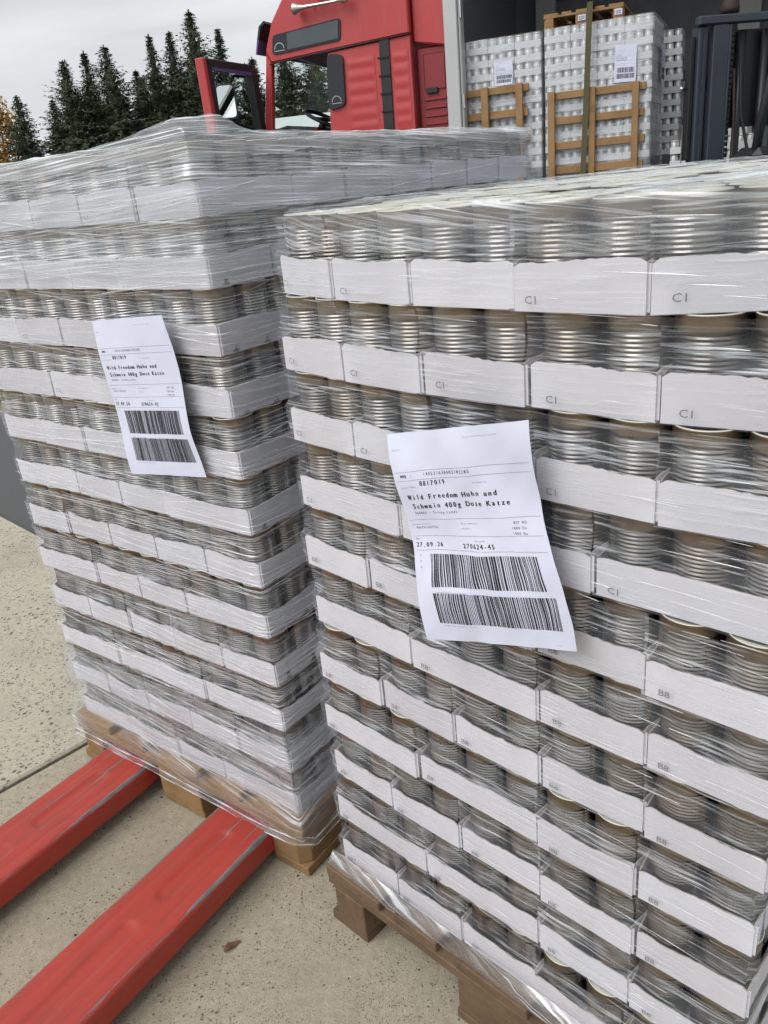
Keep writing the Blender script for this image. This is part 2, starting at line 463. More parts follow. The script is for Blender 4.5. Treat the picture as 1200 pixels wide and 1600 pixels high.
    fr2 = t.node('ShaderNodeMath'); fr2.operation = 'MULTIPLY_ADD'; t.l.new(fr.outputs[0], fr2.inputs[0]); fr2.inputs[1].default_value = 0.7; fr2.inputs[2].default_value = 0.05
    fr = fr2
    mx = t.node('ShaderNodeMixShader')
    t.l.new(fr.outputs[0], mx.inputs[0]); t.l.new(tr.outputs[0], mx.inputs[1]); t.l.new(g.outputs[0], mx.inputs[2])
    t.l.new(mx.outputs[0], t.out.inputs['Surface'])
make_materials()

ORD = ['top', 'second', 'third', 'fourth', 'fifth', 'sixth', 'seventh', 'eighth', 'ninth', 'tenth', 'eleventh', 'bottom']
NTH = ['first', 'second', 'third', 'fourth', 'fifth', 'sixth', 'seventh', 'eighth', 'ninth']

# ------------------------------------------------------------------ ground
AX = Vector((0.72, 0.694, 0)); BX = Vector((0.694, -0.72, 0))       # along and across the slab joint
def ab(a, b, z=0.0):
    p = AX * a + BX * b
    return (p.x, p.y, z)
def slab_poly(name, a0, a1, b0, b1, z0, z1, mat):
    m = MB()
    p = [ab(a0, b0), ab(a1, b0), ab(a1, b1), ab(a0, b1)]
    m.prism([(q[0], q[1]) for q in p], z0, z1, 'z')
    return tag(m.build(name, mat, None, 0.006), kind='structure')
def build_ground():
    m = MB(); S = 900
    m.add([(-S, -S, -.03), (S, -S, -.03), (S, S, -.03), (-S, S, -.03)], [(0, 1, 2, 3)])
    tag(m.build('ground', 'asphalt', None, 0, False), kind='structure')
    slab_poly('concrete_slab', -7, 1.24, -1.957, 7, -.2, 0.0, 'concrete')
    slab_poly('concrete_slab', -7, 1.24, -8, -1.973, -.2, 0.001, 'concrete_coarse')
    m = MB(); p = [ab(-7, -1.98), ab(1.23, -1.98), ab(1.23, -1.95), ab(-7, -1.95)]
    m.add([(q[0], q[1], -.009) for q in p], [(0, 1, 2, 3)])
    tag(m.build('joint_filler', 'joint_dirt', None, 0, True), kind='structure')
    # verge under the spruces
    m = MB()
    pts = [(-2.75, 6.1), (-3.3, 20), (-2.0, 28), (14, 36), (60, 40), (60, 140), (-140, 140), (-140, 30), (-30, 12), (-9.0, 8.6)]
    m.add([(x, y, -.022) for x, y in pts], [tuple(range(len(pts)))])
    tag(m.build('verge', 'verge_soil', None, 0, True), kind='structure')
    g = MB(); rnd = random.Random(4)
    for i in range(2600):
        x = rnd.uniform(-5.6, -2.75); y = rnd.uniform(6.3, 9.5) + (-2.75 - x) * 0.4
        h = rnd.uniform(.04, .16); a = rnd.uniform(0, 6.28); w = rnd.uniform(.006, .014)
        dx, dy = math.cos(a) * w, math.sin(a) * w; lx, ly = rnd.uniform(-.06, .06), rnd.uniform(-.06, .06)
        g.add([(x - dx, y - dy, -.022), (x + dx, y + dy, -.022), (x + lx, y + ly, h)], [(0, 1, 2)])
    tag(g.build('dry_grass', 'grass_blade', None, 0, False), 'dry short grass on the verge beyond the asphalt', 'grass', kind='stuff')
    # loose grit lying on the concrete
    g = MB()
    for i in range(420):
        a = rnd.uniform(-1.2, 1.2); b = rnd.uniform(-3.2, 1.2)
        p = ab(a, b); r = rnd.choice((.0012, .0016, .002, .003)); z = .001
        pts = []
        for k in range(5):
            an = k * 1.2566 + rnd.uniform(-.3, .3); q = r * rnd.uniform(.7, 1.4)
            pts.append((p[0] + math.cos(an) * q, p[1] + math.sin(an) * q, z))
        pts.append((p[0], p[1], z + r * 1.1))
        g.add(pts, [(k, (k + 1) % 5, 5) for k in range(5)])
    tag(g.build('grit', 'joint_dirt', None, 0, True), 'dark grit scattered over the pale concrete', 'grit', kind='stuff')
build_ground()

# ------------------------------------------------------------------ tin trays
PIT = 0.10967; CW = 0.076; DECK = 0.144
PL = Vector((-0.2420, 1.3423, 0.0)); TL = -0.65656; LZ = 0.0045
PR = Vector((-0.1419, 1.2153, 0.0)); TR = -0.79642
def axes(th):
    return Vector((math.cos(th), math.sin(th), 0)), Vector((-math.sin(th), math.cos(th), 0))
EL, NL = axes(TL); ER, NR = axes(TR)

def can_mesh():
    R = 0.0352; p = [(0.0, 0.003), (0.030, 0.003), (0.0335, 0.0), (0.0357, 0.0006), (0.0358, 0.003), (R, 0.0045), (R, 0.014)]
    z = 0.016
    while z < 0.0865:
        p += [(R, z), (R - 0.0015, z + 0.0013), (R - 0.0015, z + 0.0023), (R, z + 0.0035)]
        z += 0.0049
    p += [(R, 0.0915)]
    m = MB(); m.lathe(p, 30)
    m.lathe([(R, 0.0915), (R, 0.1035), (0.0361, 0.105), (0.0362, 0.1068)], 30, mi=2)
    m.lathe([(0.0362, 0.1068), (0.0354, 0.108), (0.0344, 0.1072), (0.0340, 0.1035), (0.0325, 0.1032), (0.0315, 0.1041), (0.0245, 0.1041), (0.0238, 0.1034), (0.0, 0.1034)], 30, mi=1)
    return m.mesh('tin_can', ['tin', 'lid_lacquer', 'tin_band'], merge=True)
CAN = can_mesh()

def tray_mesh(k, d, seed):
    """open board tray, k tins wide, d deep, with soft bulges and a slightly ragged upper edge"""
    rnd = random.Random(seed)
    w, dp, h, t = k * CW - 0.0060, d * CW - 0.0022, 0.0525, 0.0018
    x0 = 0.0030
    m = MB()
    x1 = 0.0011
    m.box(x0, x0 + w, x1, x1 + dp, 0, 0.0012)
    def wall(a, b, out, n):
        """a->b in plan, outward normal out"""
        ph = [rnd.uniform(0, 6.28) for _ in range(4)]; amp = rnd.uniform(0.0005, 0.0048); lean = rnd.uniform(-.0005, .0022); crs = rnd.uniform(.3, .7); crw = rnd.choice((0, 0, .0012, .002))
        vs = []; L = (Vector(b) - Vector(a)).length
        for j, z in enumerate((0.0, 0.014, 0.034, h)):
            for i in range(n + 1):
                f = i / n
                edge = min(1, min(f, 1 - f) * 6)
                o = (math.sin(f * 6.28 * k + ph[0]) * 0.0009 + amp * math.sin(f * 3.14)) * edge * (z / h) ** 0.7 + lean * (z / h) * edge - crw * math.exp(-((f - crs) * 40) ** 2) * (z / h)
                zz = z
                if j == 3: zz += rnd.uniform(-.0009, .0009) + 0.0020 * math.sin(f * 5 + ph[1]) - .004 * max(0, 1 - min(f, 1 - f) * 22) * rnd.random()
                p = Vector(a) + (Vector(b) - Vector(a)) * f + Vector(out) * o
                vs.append((p.x, p.y, zz))
        N = n + 1
        inner = [(v[0] - out[0] * t, v[1] - out[1] * t, v[2]) for v in vs]
        fs = [(j * N + i, j * N + i + 1, (j + 1) * N + i + 1, (j + 1) * N + i) for j in range(3) for i in range(n)]
        m.add(vs, fs, 0, True)
        m.add(inner, [f[::-1] for f in fs], 0, True)
        top = [vs[3 * N + i] for i in range(N)] + [inner[3 * N + i] for i in range(N)]
        m.add(top, [(i, i + 1, i + 1 + N, i + N) for i in range(n)], 1)
    m.box(x0 + w, x0 + w + .0032, x1 + .003, x1 + .0045, .002, h - .004)
    wall((x0, x1), (x0 + w, x1), (0, -1), 10 * k)
    wall((x0 + w, x1), (x0 + w, x1 + dp), (1, 0), 6 * d)
    wall((x0, x1 + dp), (x0, x1), (-1, 0), 6 * d)
    m.box(x0, x0 + w, x1 + dp - t, x1 + dp, 0.0012, h, 0)
    return m.mesh('cardboard_tray', ['tray_board', 'board_edge'], fix=False)
TRAYS = {(k, d): [tray_mesh(k, d, 100 * k + 10 * d + s) for s in range(4)] for k, d in ((2, 3), (3, 2))}

def film_mesh(k, d, ends, mat, seed, dipmax=0.0025):
    """clear film drawn round a tray: follows the board, sinks between the tins above it. ends: '', 'l', 'r'"""
    rnd = random.Random(seed)
    w, dp = k * CW, d * CW
    path = []     # x, y, normal, valley
    def val(s): return 0.5 + 0.5 * math.cos(2 * math.pi * s / CW)
    cr_ = 0.006
    if 'l' in ends:
        n = 8 * d
        for i in range(n):
            y = dp - (dp - cr_) * i / n
            path.append((0.0, y, -1, 0, val(y)))
        path.append((0.0018, 0.0018, -.7, -.7, 1.15))
    n = 10 * k
    a = cr_ if 'l' in ends else 0.0; b = w - cr_ if 'r' in ends else w
    for i in range(n + 1):
        x = a + (b - a) * i / n
        path.append((x, 0.0, 0, -1, val(x)))
    if 'r' in ends:
        path.append((w - 0.0018, 0.0018, .7, -.7, 1.15))
        n = 8 * d
        for i in range(1, n + 1):
            y = cr_ + (dp - cr_) * i / n
            path.append((w, y, 1, 0, val(y)))
    zs = [0.0, 0.012, 0.03, 0.05, 0.0565, 0.062, 0.07, 0.079, 0.088, 0.096, 0.102, 0.1075]
    ph = rnd.uniform(0, 6)
    vs = []
    for z in zs:
        for j, (x, y, nx, ny, v) in enumerate(path):
            if z <= 0.0565: o = 0.0036 + 0.0055 * math.sin(math.pi * j / (len(path) - 1)) * (z / .0565) ** .7 * (1 if not ends else .8) + 0.0006 * math.sin(j * .9 + ph)
            else:
                q = math.sin(math.pi * (z - 0.0565) / (0.1090 - 0.0565)) ** 0.7
                o = 0.0036 + 0.0050 * (1 - q) * math.sin(math.pi * j / (len(path) - 1)) - q * (0.0018 + dipmax * v + (.010 if v > 1.05 else 0)) + 0.0003 * math.sin(j * .5 + ph)
            vs.append((x + nx * o, y + ny * o, z))
    N = len(path)
    m = MB()
    m.add(vs, [(r * N + i, r * N + i + 1, (r + 1) * N + i + 1, (r + 1) * N + i) for r in range(len(zs) - 1) for i in range(N - 1)], 0, True)
    return m.mesh('shrink_film', mat, fix=False)
FILMS = {}
def get_film(k, d, ends, mat, var):
    key = (k, d, ends, mat, var)
    if key not in FILMS: FILMS[key] = film_mesh(k, d, ends, mat, hash((k, d, len(ends), var)) % 999)
    return FILMS[key]

def text_mesh(body, size):
    cu = bpy.data.curves.new('txt', 'FONT'); cu.body = body; cu.size = size; cu.resolution_u = 2
    ob = bpy.data.objects.new('txt', cu); COL.objects.link(ob)
    dg = bpy.context.evaluated_depsgraph_get()
    me = bpy.data.meshes.new_from_object(ob.evaluated_get(dg))
    vs = [tuple(v.co) for v in me.vertices]; fs = [tuple(p.vertices) for p in me.polygons]
    bpy.data.objects.remove(ob, do_unlink=True); bpy.data.curves.remove(cu); bpy.data.meshes.remove(me)
    return vs, fs
STAMPS = {}
for code in ('C1', 'B8'):
    vs, fs = text_mesh(code, 0.0118)
    m = MB(); m.add([(x * 1.15, 0, y) for x, y, z in vs], fs)
    STAMPS[code] = m.mesh('stamp', 'stamp_ink', fix=False)

PACKN = [0]
def pack(origin, rz, k, d, label, group, ends='', mat='film_pack', code=None, cells=None, stamp_z=0.011, tilt=(0, 0)):
    r = empty('tin_tray', origin, 0, label, 'tray', group)
    r.rotation_euler = (tilt[0], tilt[1], rz)
    rnd = random.Random(PACKN[0] * 7 + 3); PACKN[0] += 1
    put('cardboard_tray', rnd.choice(TRAYS[(k, d)]), r)
    if cells is None:
        cells = [(i, j) for j in range(min(d, 2)) for i in range(k)]
        if 'r' in ends: cells += [(k - 1, j) for j in range(2, d)]
        if 'l' in ends: cells += [(0, j) for j in range(2, d)]
    for i, j in cells:
        c = put('tin_can', CAN, r, ((i + .5) * CW + rnd.uniform(-.0006, .0006), (j + .5) * CW + rnd.uniform(-.0006, .0006), 0.0013), rnd.uniform(0, 6.28))
    if mat: put('shrink_film', get_film(k, d, ends, mat, rnd.randrange(2)), r)
    if code: put('stamp', STAMPS[code], r, (0.020 + rnd.uniform(-.004, .006), -0.0052, stamp_z + rnd.uniform(-.002, .002)))
    return r

def build_left_stack():
    rnd = random.Random(21)
    for k in range(12):
        z = DECK + LZ + (11 - k) * PIT
        A = (k % 2 == 0)
        lay = [2, 2, 2, 2, 2] if A else [3, 2, 2, 3]
        u = -0.76
        nm = ORD[k] + (' layer' if k in (0, 11) else ' layer down')
        sx, sy = rnd.uniform(-.003, .003), rnd.uniform(-.003, .002)
        for i, w in enumerate(lay):
            ends = 'l' if i == 0 else ('r' if i == len(lay) - 1 else '')
            d = 3 if w == 2 else 2
            p = PL + EL * (u + sx + rnd.uniform(-.001, .001)) + NL * (sy + rnd.uniform(-.003, .003)) + Vector((0, 0, z))
            pack(p, TL + rad(rnd.uniform(-.7, .7)), w, d,
                 f'white tray of tins, {nm}, {NTH[i]} from left, labelled side, left pallet',
                 'trays on the left pallet', ends, 'film_pack_fine', 'C1' if rnd.random() < .35 else None)
            u += w * CW
        # shaded side, running away from the near corner
        v = 3 * CW if A else 2 * CW
        n = 6 if k < 3 else 2
        for i in range(n):
            p = PL + EL * (sx + rnd.uniform(-.002, .002)) + NL * (v + rnd.uniform(-.001, .001)) + Vector((0, 0, z))
            last = 'r' if i == 5 else ''
            pack(p, TL + math.pi / 2 + rad(rnd.uniform(-.3, .3)), 2, 3,
                 f'white tray of tins, {nm}, {NTH[i + 1]} from corner, shaded side, left pallet',
                 'trays on the left pallet', last, 'film_pack_fine' if k == 0 else 'film_pack_clear', 'C1' if (rnd.random() < .4 and k > 0) else None)
            v += 2 * CW
build_left_stack()

R_SHIFT = [-.008, .002, .008, .008, .002, .005, .006, .001, .002, -.005, -.009]
R_BULGE = [.030, .016, .010, .008, .006, .006, .006, .005, .004, .003, .002]
R_LAY = [[2] * 5, [2] * 5, [2] * 5, [3, 2, 2, 3], [2] * 5, [3, 3, 2, 2], [2] * 5, [3, 3, 2, 2], [2] * 5, [3, 3, 2, 2], [2] * 5]
def build_right_stack():
    rnd = random.Random(5)
    W = 0.76
    for k in range(11):
        z = DECK + (10 - k) * PIT
        b = R_BULGE[k]
        def curve(u): return -b * (1 - ((u - .38) / .38) ** 2) + b * 0.5 + max(0, u - .58) ** 2 * (2.0, .5, .3)[min(k, 2)] * (k < 3) + max(0, .20 - u) ** 2 * (.55, .25, .1)[min(k, 2)] * (k < 3)
        u = 0.0
        nm = ORD[k] + ' layer' if k == 0 else ('bottom layer' if k == 10 else ORD[k] + ' layer down')
        lay = R_LAY[k]
        for i, w in enumerate(lay):
            ww = w * CW
            ends = 'l' if i == 0 else ('r' if i == len(lay) - 1 else '')
            d = 3 if w == 2 else 2
            y0, y1 = curve(u), curve(u + ww)
            a = math.atan2(y1 - y0, ww)
            p = PR + ER * (u + R_SHIFT[k] + rnd.uniform(-.0008, .0008)) + NR * (y0 + rnd.uniform(-.006, .005)) + Vector((0, 0, z))
            cells = [(ii, jj) for ii in range(w) for jj in range(d)] if k == 0 else None
            pack(p, TR + a + rad(rnd.uniform(-1.3, 1.3)), w, d,
                 f'white tray of ribbed tins, {nm}, {NTH[i]} from left, front of right pallet',
                 'trays on the right pallet', ends, 'film_pack', None if rnd.random() < .12 else ('C1' if k < 4 else 'B8'), cells)
            u += ww
        # side turned away to the right
        n = 2 if k else 0
        v = (3 if lay[-1] == 2 else 2) * CW
        for i in range(n):
            p = PR + ER * (W + R_SHIFT[k] + .002) + NR * (v + b * .5) + Vector((0, 0, z))
            pack(p, TR + math.pi / 2, 2, 3,
                 f'white tray of tins, {nm}, {NTH[i + 1]} from corner, right side, right pallet',
                 'trays on the right pallet', '', 'film_pack', None)
            v += 2 * CW
    # the rest of the top layer, seen as a sheet of lids
    z = DECK + 10 * PIT
    for r in range(4):
        for c in range(5):
            p = PR + ER * (c * 2 * CW + R_SHIFT[0] + rnd.uniform(-.002, .002)) + NR * ((3 + r * 3) * CW + rnd.uniform(-.002, .003) + .016) + Vector((0, 0, z + rnd.uniform(0, .004)))
            pack(p, TR + rad(rnd.uniform(-.5, .5)), 2, 3,
                 f'pale tin lids on top of right pallet, {NTH[r + 1]} row back, {NTH[c]} tray across',
                 'trays on the right pallet', 'l' if c == 0 else ('r' if c == 4 else ''), None,
                 None, [(i, j) for i in range(2) for j in range(3)])
build_right_stack()

# ------------------------------------------------------------------ wooden pallets
def board_mesh(name, lx, ly, lz, mat, seed, ch=0.0):
    rnd = random.Random(seed)
    m = MB(); n = 6 if max(lx, ly) > .5 else 2
    m.box(0, lx, 0, ly, 0, lz)
    return m.mesh(name, mat, 0.0022)

def euro_pallet(origin, rz, mat, label, group, name='wooden_pallet'):
    """1200 x 800; local x across the 800 side (0..0.8), y along the 1200 side"""
    r = empty(name, origin, rz, label, 'pallet', group)
    rnd = random.Random(int(abs(origin[0]) * 1000) + 1)
    def piece(nm, x, y, z, lx, ly, lz, cham=None):
        m = MB()
        if cham:
            cx, cy = cham; c = 0.022
            P = [(0, 0), (lx, 0), (lx, ly), (0, ly)]
            i = {(0, 0): 0, (1, 0): 1, (1, 1): 2, (0, 1): 3}[(cx, cy)]
            px, py = P[i]
            prv = Vector(P[i - 1]) - Vector(P[i]); nxt = Vector(P[(i + 1) % 4]) - Vector(P[i])
            q1 = Vector(P[i]) + prv.normalized() * c; q2 = Vector(P[i]) + nxt.normalized() * c
            poly = P[:i] + [tuple(q1), tuple(q2)] + P[i + 1:]
            m.prism(poly, 0, lz, 'z')
        else:
            m.box(0, lx, 0, ly, 0, lz)
        o = m.build(nm, mat, r, 0.002)
        o.location = (x + rnd.uniform(-.002, .002), y + rnd.uniform(-.002, .002), z)
        return o
    xs = [(0, .1), (.3275, .145), (.7, .1)]; ys = [(0, .145), (.5275, .145), (1.055, .145)]
    for x, w in xs:
        piece('bottom_board', x, 0, 0, w, 1.2, .022)
    for i, (x, w) in enumerate(xs):
        for j, (y, l) in enumerate(ys):
            ch = None
            if i != 1 and j != 1: ch = (0 if i == 0 else 1, 0 if j == 0 else 1)
            piece('block', x, y, .022, w, l, .078, ch)
    for y, l in ys:
        piece('stringer_board', 0, y, .1, .8, l, .022)
    for x, w in ((0, .145), (.1825, .1), (.3275, .145), (.5175, .1), (.655, .145)):
        piece('deck_board', x, 0, .122, w, 1.2, .022)
    return r
pl = PL + EL * (-0.78) + NL * (-0.02) + Vector((0, 0, LZ))
euro_pallet(pl, TL, 'wood_pallet', 'brown wooden pallet under the left stack, with forks beneath', 'wooden pallets')
pr = PR + ER * (-0.022) + NR * (-0.035)
euro_pallet(pr, TR, 'wood_old', 'weathered dark wooden pallet under the right stack', 'wooden pallets')

# ------------------------------------------------------------------ stretch film
def rect_path(u0, u1, v0, v1, step, corner=0.012):
    """points round a load: front from left to right, then the right side, back and left. (u, v, nu, nv, s)"""
    out = []
    def seg(a, b, n):
        L = math.dist(a, b); k = max(2, int(L / step))
        for i in range(k):
            f = i / k
            out.append((a[0] + (b[0] - a[0]) * f, a[1] + (b[1] - a[1]) * f, n[0], n[1]))
    c = corner
    seg((u0 + c, v0), (u1 - c, v0), (0, -1)); out.append((u1 - c * .3, v0 + c * .3, .7, -.7))
    seg((u1, v0 + c), (u1, v1 - c), (1, 0)); out.append((u1 - c * .3, v1 - c * .3, .7, .7))
    seg((u1 - c, v1), (u0 + c, v1), (0, 1)); out.append((u0 + c * .3, v1 - c * .3, -.7, .7))
    seg((u0, v1 - c), (u0, v0 + c), (-1, 0)); out.append((u0 + c * .3, v0 + c * .3, -.7, -.7))
    return out
def smooth_noise(seed, n=14):
    r = random.Random(seed); t = [(r.uniform(.6, 1.6) * (i + 1), r.uniform(-1, 1), r.uniform(-1, 1), r.uniform(0, 6.28), 1.0 / (i + 1) ** .7) for i in range(n)]
    def f(x, y):
        return sum(a * math.sin(k * (cx * x + cy * y) + p) for k, cx, cy, p, a in t) / 2.6
    return f
def scallop(zrel, amt):
    """in at the tins, out at the board; zrel within one layer"""
    if zrel < 0.0565: return 0.0
    return -amt * math.sin(math.pi * (zrel - .0565) / (PIT - .0565)) ** .8

def left_wrap():
    r = empty('stretch_film', PL + Vector((0, 0, LZ)), TL, 'clear stretch film wound round the left stack and over its top', 'film')
    path = rect_path(-0.767, 0.007, -0.008, 1.147, 0.012)
    N = len(path); nz = smooth_noise(3)
    ztop = DECK + 12 * PIT
    # upper windings
    m = MB(); zs = list(np.linspace(DECK + 10.0 * PIT + .02, ztop + .006, 26)); vs = []
    per = 0.0
    for j, z in enumerate(zs):
        for i, (u, v, nu, nv) in enumerate(path):
            s = i * 0.012
            zr = (z - DECK) % PIT
            o = 0.002 + scallop(zr, .007) + 0.0028 * nz(s * 5, z * 60) + .0015
            dz = 0.004 * math.sin(s * 3.1) * (1 - j / 25) if j < 3 else 0
            vs.append((u + nu * o, v + nv * o, z + dz + (0.006 * nz(s * 2, 3) if j == 0 else 0)))
    fs = [(j * N + i, j * N + (i + 1) % N, (j + 1) * N + (i + 1) % N, (j + 1) * N + i) for j in range(len(zs) - 1) for i in range(N)]
    m.add(vs, fs, 0, True)
    m.build('upper_winding', 'film_wrap', r, 0, False)
    # cover gathered over the top, bunched up near the front corner
    m = MB(); nz2 = smooth_noise(8)
    def top(a, b):
        mg = .045
        ka = max(0, (mg - a) / mg, (a - 1 + mg) / mg); kb = max(0, (mg - b) / mg, (b - 1 + mg) / mg); k = max(ka, kb)
        u = -0.770 + .780 * min(1, max(0, (a - mg) / (1 - 2 * mg))); v = -0.011 + 1.162 * min(1, max(0, (b - mg) / (1 - 2 * mg)))
        out = .004 * math.sin(min(1, k) * 1.57)
        u += (-out if a < mg else (out if a > 1 - mg else 0)); v += (-out if b < mg else (out if b > 1 - mg else 0))
        e = min(a, 1 - a, b * 1.45, (1 - b) * 1.45)
        h = min(1, max(0, e - mg) * 12)
        g1 = math.exp(-(((u + .045) / .10) ** 2 + ((v - .035) / .09) ** 2)); g2 = math.exp(-(((u - .0) / .03) ** 2 + ((v - .07) / .03) ** 2))
        z = ztop + .006 + .007 * h + (.022 * g1 + .014 * g2) * (1 - k) + .005 * nz2(u * 16, v * 16) * (h + .3) + .005 * nz2(u * 50, v * 40) * g1
        return (u, v, z - .030 * k ** 1.4 - .006 * k * nz2(u * 20 + 5, v * 20))
    m.grid(top, 80, 110)
    m.build('top_cover', 'film_wrap', r, 0, False)
    # lower windings, over the bottom trays and the deck edge
    m = MB(); path2 = rect_path(-0.788, 0.026, -0.028, 1.188, 0.012); N = len(path2); vs = []
    zs = np.linspace(0, 1, 22)
    for j, f in enumerate(zs):
        for i, (u, v, nu, nv) in enumerate(path2):
            s = i * .012
            zb = .092 + .012 * nz(s * 2.2, 1.0) - (.022 if i > len(path2) * .2 else 0.0) * math.exp(-((i * .012 - .8) / .2) ** 2)
            zt = DECK + 1.75 * PIT + .03 * nz(s * 1.6, 9)
            z = zb + (zt - zb) * f
            inn = 0.0
            if z > DECK: inn = -min(1, (z - DECK) / .03) * .018 + scallop((z - DECK) % PIT, .006)
            o = inn + .0035 + .0022 * nz(s * 7, z * 70)
            vs.append((u + nu * o, v + nv * o, z))
    m.add(vs, [(j * N + i, j * N + (i + 1) % N, (j + 1) * N + (i + 1) % N, (j + 1) * N + i) for j in range(21) for i in range(N)], 0, True)
    m.build('lower_winding', 'film_base', r, 0, False)
    # twisted hem of the lowest winding
    for z_off, amp, sd in ((.0, .006, 1), (.018, .009, 6)):
        pts = []
        for i in range(0, 165, 2):
            u, v, nu, nv = path2[i]; s = i * .012
            zb = .092 + .012 * nz(s * 2.2, 1.0) - (.022 if i > len(path2) * .2 else 0.0) * math.exp(-((s - .8) / .2) ** 2)
            pts.append((u + nu * .0055, v + nv * .0055, zb + z_off + amp * .4 * nz(s * 4, sd)))
        m = MB(); m.tube(pts, [.0014 + .0009 * math.sin(k * 1.7 + sd) for k in range(len(pts))], 6); m.build('hem_rope', 'film_strand', r, 0, False)
    # gathers: long drawn ridges of film, following the load
    rnd = random.Random(77); m = MB(); P1 = .774; P2 = 1.155
    def at(s, z, extra):
        zr = (z - DECK) % PIT
        o = .0055 + scallop(zr, .0075 + .012 * max(0, 1 - s / .10)) + extra
        if s < P1:
            u, v, nu, nv = -0.767 + s, -0.008, 0, -1
            if s > P1 - .008: nu, nv = .7, -.7
        else:
            u, v, nu, nv = 0.007, -0.008 + (s - P1), 1, 0
            if s < P1 + .008: nu, nv = .7, -.7
        return (u + nu * o, v + nv * o, z)
    for i in range(760):
        L = rnd.choice((.12, .2, .35, .5, .8)) * rnd.uniform(.6, 1.3)
        s0 = rnd.uniform(-.1, 1.35); z0 = rnd.uniform(.16, ztop - .01)
        sl = rnd.gauss(-.03, .05) if rnd.random() < .9 else rnd.gauss(.06, .06)
        w = rnd.choice((.0004, .0005, .0006, .0008, .0011, .0016)); k = max(8, int(L / .02))
        pts = []
        for j in range(k + 1):
            f = j / k; s = s0 + L * f
            if s < 0.02 or s > P1 + P2: continue
            z = min(ztop - .006, z0 + sl * L * (f - .5) + .003 * math.sin(s * 9 + i))
            pts.append((s, z, w * math.sin(math.pi * min(1, max(.0, f * .96 + .02))) ** .5))
        if len(pts) < 3: continue
        vs = []
        for s, z, ww in pts:
            vs.append(at(s, z - ww, 0)); vs.append(at(s, z, .0008 + ww * .4)); vs.append(at(s, z + ww, 0))
        fs = []
        for j in range(len(pts) - 1):
            a = j * 3
            fs += [(a, a + 3, a + 4, a + 1), (a + 1, a + 4, a + 5, a + 2)]
        m.add(vs, fs, 0, True)
    tag(m.build('film_ridges', 'film_strand', r, 0, False), kind='stuff')
left_wrap()

